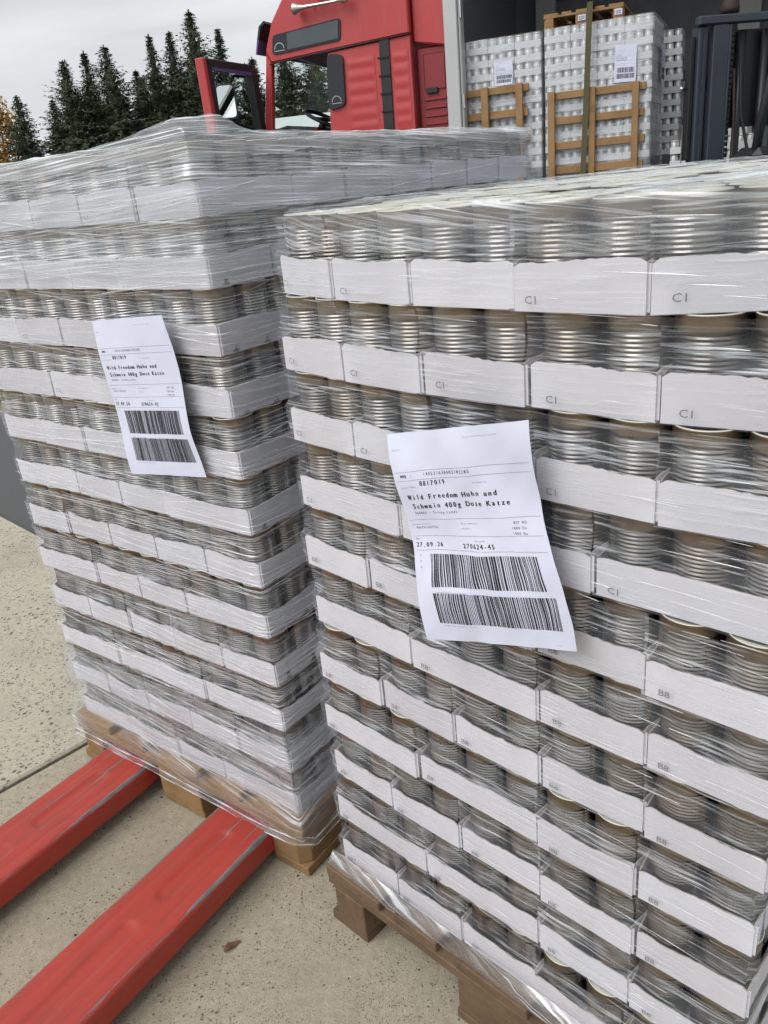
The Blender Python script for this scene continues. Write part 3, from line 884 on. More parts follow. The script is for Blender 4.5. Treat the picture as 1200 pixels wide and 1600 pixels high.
def right_wrap():
    r = empty('stretch_film', PR, TR, 'thin clear stretch film round the right stack, loose over the lids', 'film')
    nz = smooth_noise(13); ztop = DECK + 11 * PIT
    b = R_BULGE[0]
    def curve(u): return -b * (1 - ((u - .38) / .38) ** 2) + b * .5 + max(0, u - .58) ** 2 * 2.0 + max(0, .20 - u) ** 2 * .55
    # collar drawn round the top tins and lapped over the lids
    m = MB()
    prof = [(-.004, -.052), (-.005, -.040), (-.004, -.028), (-.004, -.016), (-.003, -.006), (-.001, .0015), (.006, .004), (.018, .0045), (.032, .0045), (.046, .004)]
    nu = 90; vs = []
    for j, (o, dz) in enumerate(prof):
        for i in range(nu + 1):
            u = .016 + .742 * i / nu + R_SHIFT[0]
            lap = 1.0
            if j >= 6: lap = .55 + .45 * nz(u * 9, 2) + max(0, (u - .45)) * 3.2
            oo = o * (lap if j >= 6 else 1)
            vs.append((u + max(0, .03 - u) * .25, curve(u) + max(0, .045 - u) ** 2 * 16 + oo + .002 * nz(u * 24, dz * 60), ztop + dz + .0025 * nz(u * 18, j * .7) + (0.010 * nz(u * 7, 5) if j == 0 else 0)))
    m.add(vs, [(j * (nu + 1) + i, j * (nu + 1) + i + 1, (j + 1) * (nu + 1) + i + 1, (j + 1) * (nu + 1) + i) for j in range(len(prof) - 1) for i in range(nu)], 0, True)
    m.build('top_collar', 'film_base', r, 0, False)
    # loose flap pulled up at the right
    m = MB()
    def flap(a, c):
        u = .50 + .30 * a; v = .0 + .26 * c
        z = ztop + .004 + .026 * a * math.sin(math.pi * min(1, c * 1.2 + .1)) * (.6 + .4 * math.sin(a * 9 + c * 5)) + .003 * nz(u * 30, v * 30)
        return (u, curve(u) + v - .002, z)
    m.grid(flap, 34, 26)
    m.build('loose_flap', 'film_wrap', r, 0, False)
    # veil of film slack over the lids
    m = MB()
    def veil(a, c):
        u = .0 + .76 * a; v = .03 + 1.11 * c
        return (u + R_SHIFT[0], v + (curve(u) if c < .2 else .016), ztop + .0065 + .0028 * nz(u * 26, v * 22) + .002 * nz(u * 60, v * 9))
    m.grid(veil, 60, 80)
    m.build('lid_veil', 'film_base', r, 0, False)
    # folded hem along the deck
    m = MB(); nu = 90; vs = []
    prof = [(-.020, -.012), (-.026, -.002), (-.022, .010), (-.014, .016), (-.007, .024)]
    for j, (o, dz) in enumerate(prof):
        for i in range(nu + 1):
            u = -.02 + .80 * i / nu
            vs.append((u, o - .004 + .003 * nz(u * 22, j * .8), DECK + dz + .004 * nz(u * 10, j * .5) + (.006 * nz(u * 6, 1) if j == 4 else 0)))
    m.add(vs, [(j * (nu + 1) + i, j * (nu + 1) + i + 1, (j + 1) * (nu + 1) + i + 1, (j + 1) * (nu + 1) + i) for j in range(len(prof) - 1) for i in range(nu)], 0, True)
    m.build('hem', 'film_base', r, 0, False)
    rnd = random.Random(78); m = MB()
    for i in range(230):
        L = rnd.choice((.025, .04, .07, .12)) * rnd.uniform(.6, 1.3)
        s0 = rnd.uniform(0, .76 - L * .5); z0 = rnd.uniform(.16, ztop - .01)
        sl = rnd.gauss(-.02, .03); w = rnd.choice((.0004, .0006, .0008, .0011)); k = max(6, int(L / .02)); pts = []
        kk = min(10, int((ztop - z0) / PIT)); bb = R_BULGE[kk]
        for j in range(k + 1):
            f = j / k; u = min(.762, s0 + L * f); z = z0 + sl * L * (f - .5)
            y = -bb * (1 - ((u - .38) / .38) ** 2) + bb * .5 - .0065 - scallop((z - DECK) % PIT, .003)
            ww = w * math.sin(math.pi * (f * .96 + .02)) ** .5
            pts += [(u, y, z - ww), (u, y - .0006, z), (u, y, z + ww)]
        n = len(pts) // 3; fs = []
        for j in range(n - 1):
            a = j * 3; fs += [(a, a + 3, a + 4, a + 1), (a + 1, a + 4, a + 5, a + 2)]
        m.add(pts, fs, 0, True)
    tag(m.build('film_ridges', 'film_strand', r, 0, False), kind='stuff')
right_wrap()

# ------------------------------------------------------------------ printed sheets
GLY = {}
def glyph(ch):
    if ch not in GLY: GLY[ch] = text_mesh(ch, 1.0)
    return GLY[ch]
def sheet(origin, th, corners, label, seed, wave=0.003, small=False, group='printed sheets on the near pallets'):
    """corners TL, TR, BR, BL as (u, v, z) in the stack's frame; print is laid on the sheet's own surface"""
    r = empty('printed_sheet', origin, th, label, 'paper', group)
    TLc, TRc, BRc, BLc = [Vector(c) for c in corners]
    nz = smooth_noise(seed)
    def S(a, b, lift=0.0):          # a across 0..1, b down 0..1
        p = (TLc * (1 - a) + TRc * a) * (1 - b) + (BLc * (1 - a) + BRc * a) * b
        y = wave * (math.sin(b * 9.5 + seed + a * 1.2) * .7 + nz(a * 2.2, b * 3.2))
        x = wave * 1.4 * math.sin(b * 7.0 + seed * .7) * (a - .2)
        return (p.x + x, p.y + y - lift, p.z)
    m = MB()
    m.grid(lambda a, b: S(a, b), 26, 38)
    m.grid(lambda a, b: S(1 - a, b, -.0004), 26, 38)
    m.build('paper', 'paper', r, 0, False)
    def text(mb, s, a, b, h, adv=0.62, sx=0.86, bold=0.0):
        """monospaced line; a,b = left end of the baseline (fractions), h = cap height in metres"""
        for i, ch in enumerate(s):
            if ch == ' ': continue
            vs, fs = glyph(ch)
            xm = (min(v[0] for v in vs) + max(v[0] for v in vs)) / 2
            wd = max(v[0] for v in vs) - min(v[0] for v in vs)
            k = sx if wd < .62 else sx * .62 / wd
            if wd < .2: k = sx
            for dx in ((0.0,) if not bold else (-bold, bold)):
                mb.add([S(a + ((i + .5) * adv * h * 1.38 + (x - xm) * k * h * 1.38 + dx) / .21, b - y * h * 1.38 / .297, .0005) for x, y, z in vs], fs)
    def bar(mb, a0, a1, b0, b1):
        nb = 12
        mb.add([S(a0 if q == 0 else a1, b0 + (b1 - b0) * j / nb, .0005) for j in range(nb + 1) for q in (0, 1)], [(2 * j, 2 * j + 1, 2 * j + 3, 2 * j + 2) for j in range(nb)])
    def rule(mb, b, a0=.02, a1=.98, t=.0012):
        na = 16
        mb.add([S(a0 + (a1 - a0) * i / na, b + q * t, .0005) for q in (0, 1) for i in range(na + 1)], [(i, i + 1, i + na + 2, i + na + 1) for i in range(na)])
    ink = MB(); pale = MB(); rnd = random.Random(seed)
    if not small:
        text(pale, 'Ausdruck vom Wareneingang 09.10.2024', .56, .045, .0016, .62)
        text(pale, 'Zusatz', .03, .075, .0022)
        for b in (.172, .212, .405, .485, .552): rule(pale, b)
        text(ink, 'NVE :', .06, .197, .0040, .66, .9, .0002)
        text(ink, '140231630002182285', .22, .197, .0046, .66, .86)
        text(ink, '8817019', .18, .242, .0068, .62, .86, .0002)
        text(pale, 'Artikelnummer', .04, .247, .0022); text(pale, 'Rückgabe-Nr', .58, .247, .0022)
        text(ink, 'Wild Freedom Huhn und', .065, .305, .0073, .665, .92, .00034)
        text(ink, 'Schwein 400g Dose Katze', .075, .350, .0073, .665, .92, .00034)
        text(ink, '364403 - Strong Lands', .075, .378, .0038, .65)
        text(pale, 'Kundenartikelnr :', .03, .432, .0024); text(pale, 'Bruttogewicht:', .42, .432, .0024); text(pale, 'Anzahl:', .42, .455, .0024)
        text(ink, '4062911037702', .05, .450, .0034, .62)
        for i, s in enumerate(('837 KG', '1800 Da', '1800 Da')): text(ink, s, .80 - (.018 if i else 0), .434 + .023 * i, .0034, .64)
        text(pale, 'MHD', .03, .503, .0022); text(pale, 'Charge-Nr :', .5, .510, .0022)
        text(ink, '27.09.26', .025, .537, .0066, .62, .88, .0002); text(ink, '270624-45', .40, .541, .0066, .62, .88, .0002)
        text(ink, '*', .05, .585, .004); text(ink, '*', .05, .613, .004); text(ink, '*', .05, .641, .004)
        for b0, b1, a0, a1, u in ((.572, .722, .130, .900, .0042), (.752, .905, .130, .935, .0034)):
            a = a0
            while a < a1:
                w = rnd.choice((1, 1, 1, 2, 2, 3)) * u
                bar(ink, a, min(a1, a + w), b0, b1)
                a += w + rnd.choice((1, 1, 2, 2)) * u
        text(pale, '(02)04062911037702(15)260927(10)270624', .15, .75, .0014); text(pale, '(00)140231630002182285(37)1800(3302)000837', .15, .92, .0014)
        text(pale, 'Seite 1', .88, .978, .0014)
    else:
        for b in (.30, .42, .50): rule(pale, b, .05, .95, .004)
        text(ink, '8817019', .10, .28, .0075); text(ink, 'Wild Freedom Huhn', .08, .36, .0080, .55, .8, .0005); text(ink, 'Schwein 400g Dose', .08, .41, .0080, .55, .8, .0005); text(ink, '27.09.26 270624', .08, .545, .0065, .6)
        for b0, b1 in ((.60, .74), (.77, .90)):
            a = .12
            while a < .92:
                w = rnd.choice((1, 2, 3)) * .012; bar(ink, a, a + w, b0, b1); a += w + rnd.choice((1, 2)) * .010
    tag(ink.build('print', 'ink', r, 0, False), kind='stuff')
    tag(pale.build('faint_print', 'ink_grey', r, 0, False), kind='stuff')
    return r
sheet(PR, TR, [(.272, -.046, 1.083), (.479, -.040, 1.130), (.538, -.036, .850), (.322, -.052, .799)], 'white printed sheet with two barcodes on front of the right stack', 3, .0055)
sheet(PL + Vector((0, 0, LZ)), TL, [(-.310, -.022, 1.187), (-.100, -.026, 1.203), (-.074, -.024, .914), (-.286, -.024, .893)], 'white printed sheet with two barcodes on the left stack', 9, .0028)

# ------------------------------------------------------------------ pallet jack
def pallet_jack():
    d = Vector((-0.577, -0.817, 0)).normalized()
    th = math.atan2(d.y, d.x) + math.pi / 2      # local -y... see below: local y runs back along the forks, away from the pallet
    r = empty('pallet_jack', (-0.242 + 0.0, 1.342, 0), math.atan2(-d.x, d.y), 'scuffed red pallet jack with two forks under the left pallet', 'pallet jack')
    # local axes: y = d (towards the operator), x = across
    r.rotation_euler = (0, 0, math.atan2(d.y, d.x) - math.pi / 2)
    lx = Vector((math.cos(r.rotation_euler.z), math.sin(r.rotation_euler.z), 0))
    W = .162
    def fork(xc, z0, seed):
        n_u, n_v = 44, 260
        y0, y1 = -0.62, 0.95
        vs = []; wear = []
        def top(x, y):       # x in -W/2..W/2
            z = 0.0
            ax = abs(x)
            for cy0, cy1 in ((0.07, .27), (.335, .60), (.665, .93)):    # pressed pill-shaped ribs
                for rr, dep in ((.018, .0045),):
                    yy = min(max(y, cy0 + rr), cy1 - rr)
                    dd = math.hypot(x - .0, y - yy)
                    z -= dep * (1 / (1 + math.exp(min(40, (dd - rr) / .0016))))
            for gx in (-.048, .048):
                z -= .0012 * math.exp(-((x - gx) / .004) ** 2)
            return z
        m = MB()
        prof = []            # cross-section: side, rounded shoulder, top, shoulder, side
        H = .056; R = .012
        for q in (0, .3, .6, 1): prof.append((-W / 2, -H + (H - R) * q, 0))
        for k in range(1, 5):
            a = math.pi - k * math.pi / 8
            prof.append((-W / 2 + R + R * math.cos(a), -R + R * math.sin(a), 1))
        for k in range(1, 30): prof.append((-W / 2 + R + (W - 2 * R) * k / 30, 0, 1))
        for k in range(0, 5):
            a = math.pi / 2 - k * math.pi / 8
            prof.append((W / 2 - R + R * math.cos(a), -R + R * math.sin(a), 1))
        for q in (0, .4, .7, 1): prof.append((W / 2, -R - (H - R) * q, 0))
        N = len(prof)
        nz = smooth_noise(seed)
        for j in range(n_v + 1):
            y = y0 + (y1 - y0) * j / n_v
            for x, z, t in prof:
                zz = z + (top(x, y) if t else 0)
                if y < .02 and z < -.02: zz = z * (.78 + .22 * max(0, min(1, (y + .1) / .12)))
                vs.append((xc + x, y, z0 + zz + .0006 * nz(y * 5, x * 20)))
                sh = math.exp(-((abs(x) - (W / 2 - .006)) / .006) ** 2) * (1 if z > -.02 else 0)
                gr = max(math.exp(-((x - g) / .0035) ** 2) for g in (-.048, .048, .0)) * (1 if t else 0)
                near = max(0, min(1, (.30 - y) / .3))
                ed = max(0, min(1, (.72 + .25 * nz(y * 6, seed) - y) / .3))
                wear.append(min(1, (sh * (.55 + .45 * near) * ed + gr * near ** .8 * .9)))
        m.add(vs, [(j * N + i, j * N + i + 1, (j + 1) * N + i + 1, (j + 1) * N + i) for j in range(n_v) for i in range(N - 1)], 0, True)
        for j in (0, n_v):
            m.add([vs[j * N + i] for i in range(N)], [tuple(range(N))]); wear += [0.2] * N
        me = m.mesh('fork', 'fork_paint', fix=True)
        at = me.attributes.new('wear', 'FLOAT', 'POINT'); at.data.foreach_set('value', wear)
        return put('fork', me, r)
    # across-offsets measured along local x from the jack's origin
    org = Vector((-0.242, 1.342, 0)); px = Vector((.817, -.577, 0))
    sgn = 1 if lx.dot(px) > 0 else -1
    fork(sgn * (-.155), .092, 2)
    fork(sgn * (-.572), .092, 5)
    m = MB(); m.box(-.70, -.02, .95, 1.10, .035, .30); m.box(-.44, -.28, 1.05, 1.22, .06, .52)
    m.build('yoke', 'fork_paint', r, .01)
    m = MB(); m.tube([(-.36, 1.16, .5), (-.36, 1.42, 1.05), (-.36, 1.46, 1.15)], .018); m.tube([(-.52, 1.46, 1.14), (-.36, 1.47, 1.18), (-.20, 1.46, 1.14)], .014)
    m.build('handle', 'black_plastic', r)
    for x in (-.42, -.30):
        m = MB(); m.lathe([(0, 0), (.09, 0), (.1, .008), (.1, .042), (.09, .05), (0, .05)], 24, (x - .025, 1.14, .10), 'x'); m.build('steer_wheel', 'rubber', r)
pallet_jack()

# ------------------------------------------------------------------ fallen leaf
def fallen_leaf():
    m = MB()
    def L(a, b):
        w = .0075 * math.sin(math.pi * min(1, a * .95 + .05)) ** .7 * (1.25 - .5 * a)
        return ((a - .5) * .036, (b - .5) * 2 * w, .0015 + .004 * (b - .5) ** 2 * 4 * math.sin(a * 3) + .002 * math.sin(a * 7))
    m.grid(L, 14, 6)
    o = m.build('fallen_leaf', 'dry_leaf', None, 0, False)
    o.location = (-.385, 1.160, .001); o.rotation_euler = (0, 0, rad(36))
    tag(o, 'small curled brown leaf lying on the concrete beside the near fork', 'leaf')
fallen_leaf()

# ------------------------------------------------------------------ lorry: trailer, cab
PT = Vector((1.8026, 8.0440, 0)); TT = -0.41659
ET, NTv = axes(TT)
ZF = 0.986                              # load floor
def trailer():
    r = empty('curtain_trailer', PT, TT, 'open-sided lorry trailer with grey front post and dark inside', 'trailer')
    m = MB(); m.box(-.862, -.735, -.19, -.05, .75, 3.9); m.box(-.735, -.712, -.165, -.05, .75, 3.9)
    m.build('front_post', 'steel_grey', r, .008)
    m = MB(); m.box(-.716, -.700, -.175, -.135, 2.62, 2.76); m.box(-.716, -.700, -.175, -.135, 1.9, 2.02); m.build('hinge', 'steel_bright', r, .003)
    m = MB(); m.box(-.86, -.80, -.05, 2.40, .75, 3.9); m.build('front_wall', 'curtain_dark', r)
    m = MB(); m.box(-.80, 8.2, -.12, 2.38, ZF - .12, ZF); m.build('load_floor', 'floor_ply', r)
    m = MB(); m.box(-.80, 8.2, -.19, -.12, ZF - .20, ZF - .01); m.build('side_rail', 'steel_grey', r, .01)
    m = MB(); m.box(-.86, 8.2, -.19, 2.40, 3.9, 3.96); m.build('roof', 'trailer_white', r)
    m = MB(); m.box(-.80, 8.2, -.19, -.08, 3.74, 3.9); m.build('roof_rail', 'steel_grey', r, .01)
    m = MB(); m.grid(lambda a, b: (-.80 + 9.0 * a, 2.385 + .012 * math.sin(a * 160) * math.sin(b * 3.1), .80 + 3.1 * b), 200, 6)
    m.build('far_curtain', 'curtain_dark', r, 0, False)
    for s in (-.55, 1.55, 3.65, 5.75):
        m = MB(); m.box(s, s + .215, 2.26, 2.36, ZF, 3.9); m.build('far_post', 'post_grey', r, .006)
    for z in (1.55, 2.35, 3.02):
        m = MB(); m.box(-.30, 8.1, 2.33, 2.355, z, z + .12); m.build('side_slat', 'curtain_dark' if z < 2.9 else 'post_grey', r, .003)
    m = MB(); m.box(8.2, 8.26, -.19, 2.40, .75, 3.96); m.build('rear_door', 'trailer_white', r)
    for y in (.6, 1.5):
        m = MB(); m.box(-.2, 8.0, y, y + .14, .62, ZF - .12); m.build('chassis_beam', 'machine_black', r)
    for s in (4.6, 5.9, 7.2):
        for y in (-.12, 2.06):
            m = MB(); m.lathe([(0, 0), (.24, 0), (.28, .03), (.44, .0), (.5, .05), (.5, .25), (.44, .3), (0, .3)], 28, (s, y, .48), 'y'); m.build('wheel', 'rubber', r)
trailer()

def cab():
    r = empty('lorry_cab', PT, TT, 'red lorry cab with its door standing open, behind the left stack', 'lorry cab')
    Y0, Y1 = -.15, 2.20
    front = [(-2.84, .55), (-2.84, 1.72), (-2.815, 1.95), (-2.785, 2.10), (-2.69, 2.62), (-2.59, 2.85), (-2.45, 3.02), (-2.22, 3.20), (-1.7, 3.32), (-1.2, 3.34)]
    # near side, above the door line
    upper = [(-2.640, 2.512), (-1.2, 2.572), (-1.2, 3.34), (-1.7, 3.32), (-2.22, 3.20), (-2.45, 3.02), (-2.59, 2.85), (-2.69, 2.62)]
    apillar = [(-2.84, .55), (-2.73, .55), (-2.73, 1.93), (-2.645, 2.507), (-2.692, 2.612), (-2.785, 2.10), (-2.815, 1.95), (-2.84, 1.72)]
    for y0, y1, far in ((Y0, Y0 + .07, 0), (Y1 - .07, Y1, 1)):
        m = MB(); m.prism(upper, y0 - (.0 if far else .012), y1, 'y'); m.build('upper_side', 'cab_red', r, .012)
        m = MB(); m.prism(apillar, y0, y1, 'y'); m.build('front_pillar', 'cab_red', r, .008)
        m = MB(); m.prism([(-2.06, .55), (-1.2, .55), (-1.2, 2.560), (-2.035, 2.522), (-2.085, 1.86)], y0 + .004, y1, 'y'); m.build('rear_side', 'cab_red', r, .006)
    # far door with window
    m = MB(); m.box(-2.73, -2.07, Y1 - .06, Y1 - .01, .7, 1.80); m.build('far_door', 'cab_red', r)
    m = MB(); m.add([(-2.72, Y1 - .03, 1.80), (-2.07, Y1 - .03, 1.80), (-2.04, Y1 - .03, 2.51), (-2.64, Y1 - .03, 2.51)], [(0, 1, 2, 3)]); m.build('far_window', 'window_glass', r, 0, False)
    # soft pressed ribs in the side panels
    def ribs(s0, s1):
        m = MB()
        def f(a, b):
            s = s0 + (s1 - s0) * a; z = 1.80 + .66 * b
            e = min(1, min(a, 1 - a) * 9) * min(1, min(b, 1 - b) * 12)
            return (s, Y0 + .0035 - .003 - .0045 * e * (.5 - .5 * math.cos(b * 2 * math.pi * 6)) ** .8, z)
        m.grid(f, 24, 72); m.build('pressed_ribs', 'cab_red', r, 0, False)
    ribs(-1.86, -1.56); ribs(-1.385, -1.225)
    # roof, front and back
    m = MB()
    for i in range(len(front) - 1):
        (s0, z0), (s1, z1) = front[i], front[i + 1]
        if 2 <= i <= 3: continue
        m.add([(s0, Y0 + .02, z0), (s1, Y0 + .02, z1), (s1, Y1 - .02, z1), (s0, Y1 - .02, z0)], [(0, 1, 2, 3)], 0, True)
    m.build('front_and_roof', 'cab_red', r, 0, True)
    m = MB(); q = [front[2], front[4]]
    m.add([(q[0][0], Y0 + .05, q[0][1]), (q[1][0], Y0 + .05, q[1][1]), (q[1][0], Y1 - .05, q[1][1]), (q[0][0], Y1 - .05, q[0][1])], [(0, 1, 2, 3)]); m.build('windscreen', 'window_glass', r, 0, False)
    m = MB(); m.box(-1.26, -1.2, Y0 + .07, Y1 - .07, .6, 3.32); m.build('back_wall', 'cab_red_dark', r)
    m = MB(); m.box(-1.32, -1.262, Y0 + .07, Y1 - .07, 1.1, 3.2); m.build('inner_trim', 'dark_trim', r)
    m = MB(); m.box(-2.8, -1.3, Y0 + .07, Y1 - .07, 1.0, 1.08); m.build('cab_floor', 'black_plastic', r)
    # dashboard, wheel, seats
    m = MB(); m.prism([(-2.78, 1.1), (-2.42, 1.1), (-2.46, 1.62), (-2.50, 1.90), (-2.60, 1.96), (-2.78, 1.93)], Y0 + .10, Y1 - .10, 'y'); m.build('dashboard', 'black_plastic', r, .02)
    m = MB(); pts = []
    cx, cy, cz, R = -2.40, .42, 2.00, .225
    t1 = Vector((math.cos(rad(28)), 0, -math.sin(rad(28)))); t2 = Vector((0, 1, 0))
    for k in range(29):
        a = 2 * math.pi * k / 28; p = Vector((cx, cy, cz)) + t1 * math.cos(a) * R + t2 * math.sin(a) * R; pts.append(p)
    m.tube(pts, .019, 8); m.tube([Vector((cx, cy, cz)) - t2 * R, Vector((cx, cy, cz)) + t2 * R], .022, 6); m.tube([(cx, cy, cz), (cx - .2, cy, cz - .3)], .04, 8)
    m.build('steering_wheel', 'black_plastic', r)
    m = MB(); m.box(-2.46, -2.42, .25, .6, 1.83, 1.93); m.build('instrument_panel', 'machine_red', r, .01)
    for y in (.15, 1.4):
        m = MB(); m.box(-2.05, -1.55, y, y + .5, 1.3, 1.52); m.prism([(-1.68, 1.5), (-1.54, 1.5), (-1.44, 2.35), (-1.56, 2.38)], y, y + .5, 'y'); m.build('seat', 'dark_trim', r, .04)
    # skylight, quarter window
    def rr_poly(pts, rad_, n=4):
        out = []
        for i, p in enumerate(pts):
            p = Vector(p); a = (Vector(pts[i - 1]) - p).normalized(); b = (Vector(pts[(i + 1) % len(pts)]) - p).normalized()
            for k in range(n + 1):
                f = k / n
                q0 = p + a * rad_ * (1 - f); q1 = p + b * rad_ * f
                out.append(tuple(p + a * rad_ * (1 - f) ** 2 + b * rad_ * f ** 2))
        return out
    m = MB(); m.prism(rr_poly([(-2.612, 2.573), (-1.878, 2.605), (-1.858, 2.785), (-2.585, 2.738)], .035), Y0 - .024, Y0 - .01, 'y'); m.build('side_skylight', 'tint_glass', r)
    m = MB(); m.prism(rr_poly([(-2.44, 2.597), (-1.897, 2.622), (-1.88, 2.77), (-2.425, 2.736)], .01), Y0 - .030, Y0 - .0245, 'y'); m.build('skylight_blind', 'blind_grey', r)
    m = MB(); m.prism(rr_poly([(-2.068, 2.03), (-1.892, 2.056), (-1.872, 2.49), (-2.034, 2.508)], .05), Y0 - .024, Y0 + .004, 'y'); m.build('quarter_window', 'tint_glass', r)
    def arch(s, z, R, y):
        m = MB(); vs = []; n = 16
        for k in range(n + 1):
            a = math.pi * k / n
            for q in (R, R * .86): vs.append((s + math.cos(a) * q, y, z + math.sin(a) * q))
        m.add(vs, [(2 * k, 2 * k + 1, 2 * k + 3, 2 * k + 2) for k in range(n)])
        m.add([(s - R, y, z - R * .20), (s + R, y, z - R * .20), (s + R, y, z - R * .32), (s - R, y, z - R * .32)], [(0, 1, 2, 3)])
        m.build('emblem', 'emblem', r, 0, True)
    arch(-2.525, 2.615, .055, Y0 - .0265); arch(-1.975, 2.098, .052, Y0 - .0265)
    # black lifting strip with rungs
    m = MB(); m.prism([(-1.535, .9), (-1.425, .9), (-1.400, 2.562), (-1.500, 2.560)], Y0 - .012, Y0 + .004, 'y'); m.build('black_strip', 'black_plastic', r, .004)
    for z in (1.80, 1.95, 2.10, 2.25, 2.40):
        m = MB(); m.box(-1.522, -1.412, Y0 - .020, Y0 - .0125, z, z + .018); m.build('rung', 'rubber', r, .002)
    m = MB(); m.box(-2.69, -1.2, Y0 - .004, Y0 + .002, 1.735, 1.765); m.build('pale_band', 'trailer_white', r)
    m = MB(); m.tube([(-2.66, Y0 - .012, 2.500), (-2.035, Y0 - .012, 2.535), (-1.2, Y0 - .012, 2.566)], .007, 6); m.build('roof_seam', 'black_plastic', r)
    # rear fairing
    m = MB(); m.box(-1.19, -.885, Y0 + .12, Y0 + .20, .6, 2.46); m.build('rear_fairing', 'cab_red_dark', r, .015)
    m = MB(); m.prism([(-1.195, 2.50), (-.885, 2.44), (-.885, 3.0), (-1.195, 3.3)], Y0 + .08, Y0 + .18, 'y'); m.build('upper_fairing', 'cab_red', r, .015)
    for z in (1.80, 1.87, 1.94, 2.01):
        m = MB(); m.box(-1.13, -.91, Y0 + .105, Y0 + .119, z, z + .035); m.build('fairing_slat', 'cab_red_dark', r, .006)
    m = MB(); m.box(-1.12, -.91, Y0 + .108, Y0 + .119, 2.10, 2.40); m.build('fairing_panel', 'cab_red_dark', r, .008)
    m = MB(); m.box(-1.10, -.99, Y0 + .09, Y0 + .107, 2.07, 2.12); m.build('fairing_handle', 'black_plastic', r, .006)
    # horn on the roof side
    m = MB(); hz = 2.905; hy = Y0 - .10
    m.lathe([(.004, -2.285), (.052, -2.287), (.050, -2.275), (.030, -2.235), (.019, -2.18), (.014, -2.05), (.012, -1.86), (.012, -1.80), (.026, -1.795), (.028, -1.74), (.015, -1.73), (.0, -1.73)], 20, (0, hy, hz), 'x')
    m.build('horn', 'chrome', r)
    for s in (-2.13, -1.83):
        m = MB(); m.tube([(s, hy, hz), (s + .01, Y0 + .01, hz + .03)], .009, 8); m.build('horn_bracket', 'chrome', r)
    m = MB(); m.lathe([(.0, -2.09), (.05, -2.09), (.03, -2.04), (.016, -1.98), (.012, -1.6), (.0, -1.6)], 18, (0, hy, hz + .105), 'x'); m.build('horn', 'chrome', r)
    # visor over the windscreen
    m = MB(); m.prism([(-2.66, 2.87), (-2.72, 2.83), (-2.755, 2.72), (-2.735, 2.72), (-2.70, 2.82), (-2.65, 2.85)], Y0 - .03, Y1, 'y'); m.build('visor_frame', 'black_plastic', r)
    m = MB(); m.prism([(-2.757, 2.718), (-2.79, 2.60), (-2.775, 2.60), (-2.738, 2.718)], Y0 - .03, Y1, 'y'); m.build('visor_shade', 'purple_visor', r)
    # open door, hinged at the front pillar
    H = (-2.815, Y0 - .01); a = rad(92)
    dx, dy = math.cos(a), -math.sin(a)
    def D(x, z, t=0.0): return (H[0] + dx * x - dy * t, H[1] + dy * x + dx * t, z)
    dr = MB()
    def dpr(mb, poly, t0, t1):
        n = len(poly)
        vs = [D(x, z, t0) for x, z in poly] + [D(x, z, t1) for x, z in poly]
        mb.add(vs, [tuple(range(n)), tuple(range(2 * n - 1, n - 1, -1))] + [(i, i + n, (i + 1) % n + n, (i + 1) % n) for i in range(n)])
    door = dr
    dpr(door, [(.035, .75), (.965, .75), (.945, 1.88), (.035, 1.90)], -.03, .05)
    door = door.build('door', 'dark_trim', r, .008)
    m = MB(); dpr(m, [(.885, 1.88), (.955, 1.88), (.975, 2.505), (.925, 2.505)], -.035, .055); m.build('door_edge', 'cab_red', door, .008)
    m = MB()
    dpr(m, [(.80, 1.88), (.884, 1.88), (.924, 2.505), (.845, 2.43)], -.03, .05)
    dpr(m, [(.845, 2.43), (.924, 2.505), (.12, 2.500), (.18, 2.43)], -.03, .05)
    dpr(m, [(.18, 2.43), (.12, 2.500), (.075, 2.42), (.035, 1.90), (.14, 1.90)], -.03, .05)
    m.build('door_frame', 'black_plastic', door, .006)
    m = MB(); m.add([D(.11, 1.89, .0), D(.85, 1.89, 0), D(.87, 2.45, 0), D(.15, 2.45, 0)], [(0, 1, 2, 3)]); m.build('door_window', 'window_glass', door, 0, False)
    m = MB(); dpr(m, [(.20, 2.40), (.84, 2.425), (.85, 2.44), (.17, 2.443)], .02, .05); m.build('sun_strip', 'purple_visor', door)
    # mirror, seen through the door window
    mc = Vector(D(.43, 2.19, -.12)); nn = Vector((.46, -.80, .38)).normalized(); wd = Vector((.862, .507, 0)).normalized(); ud = nn.cross(wd) * -1
    if ud.z < 0: ud = -ud
    def mir(sw, sh, rd, t0, t1):
        pp = rr_poly([(-sw, -sh), (sw, -sh), (sw, sh), (-sw, sh)], rd); n = len(pp)
        vs = [mc + wd * x + ud * y + nn * t for t in (t0, t1) for x, y in pp]
        q = MB(); q.add(vs, [tuple(range(n)), tuple(range(2 * n - 1, n - 1, -1))] + [(i, i + n, (i + 1) % n + n, (i + 1) % n) for i in range(n)]); return q
    mir(.098, .175, .05, -.08, .0).build('mirror_housing', 'black_plastic', r, .006)
    mir(.080, .155, .04, .0015, .004).build('mirror_face', 'mirror_face', r)
    m = MB(); m.tube([mc + ud * .13 - nn * .03, D(.25, 2.42, -.12), (-2.80, Y0, 2.42)], .016, 8); m.build('mirror_arm', 'black_plastic', r); m = MB(); m.tube([mc - ud * .14 - nn * .03, D(.25, 1.99, -.12), (-2.83, Y0, 1.92)], .016, 8); m.build('mirror_arm', 'black_plastic', r)
    # running gear
    for s in (-2.25,):
        for y in (Y0 + .02, Y1 - .32):
            m = MB(); m.lathe([(0, 0), (.24, 0), (.28, .03), (.44, .0), (.5, .05), (.5, .25), (.44, .3), (0, .3)], 28, (s, y, .48), 'y'); m.build('wheel', 'rubber', r)
    m = MB(); m.box(-2.8, 1.2, .6, 1.5, .5, .72); m.build('chassis', 'machine_black', r)
cab()

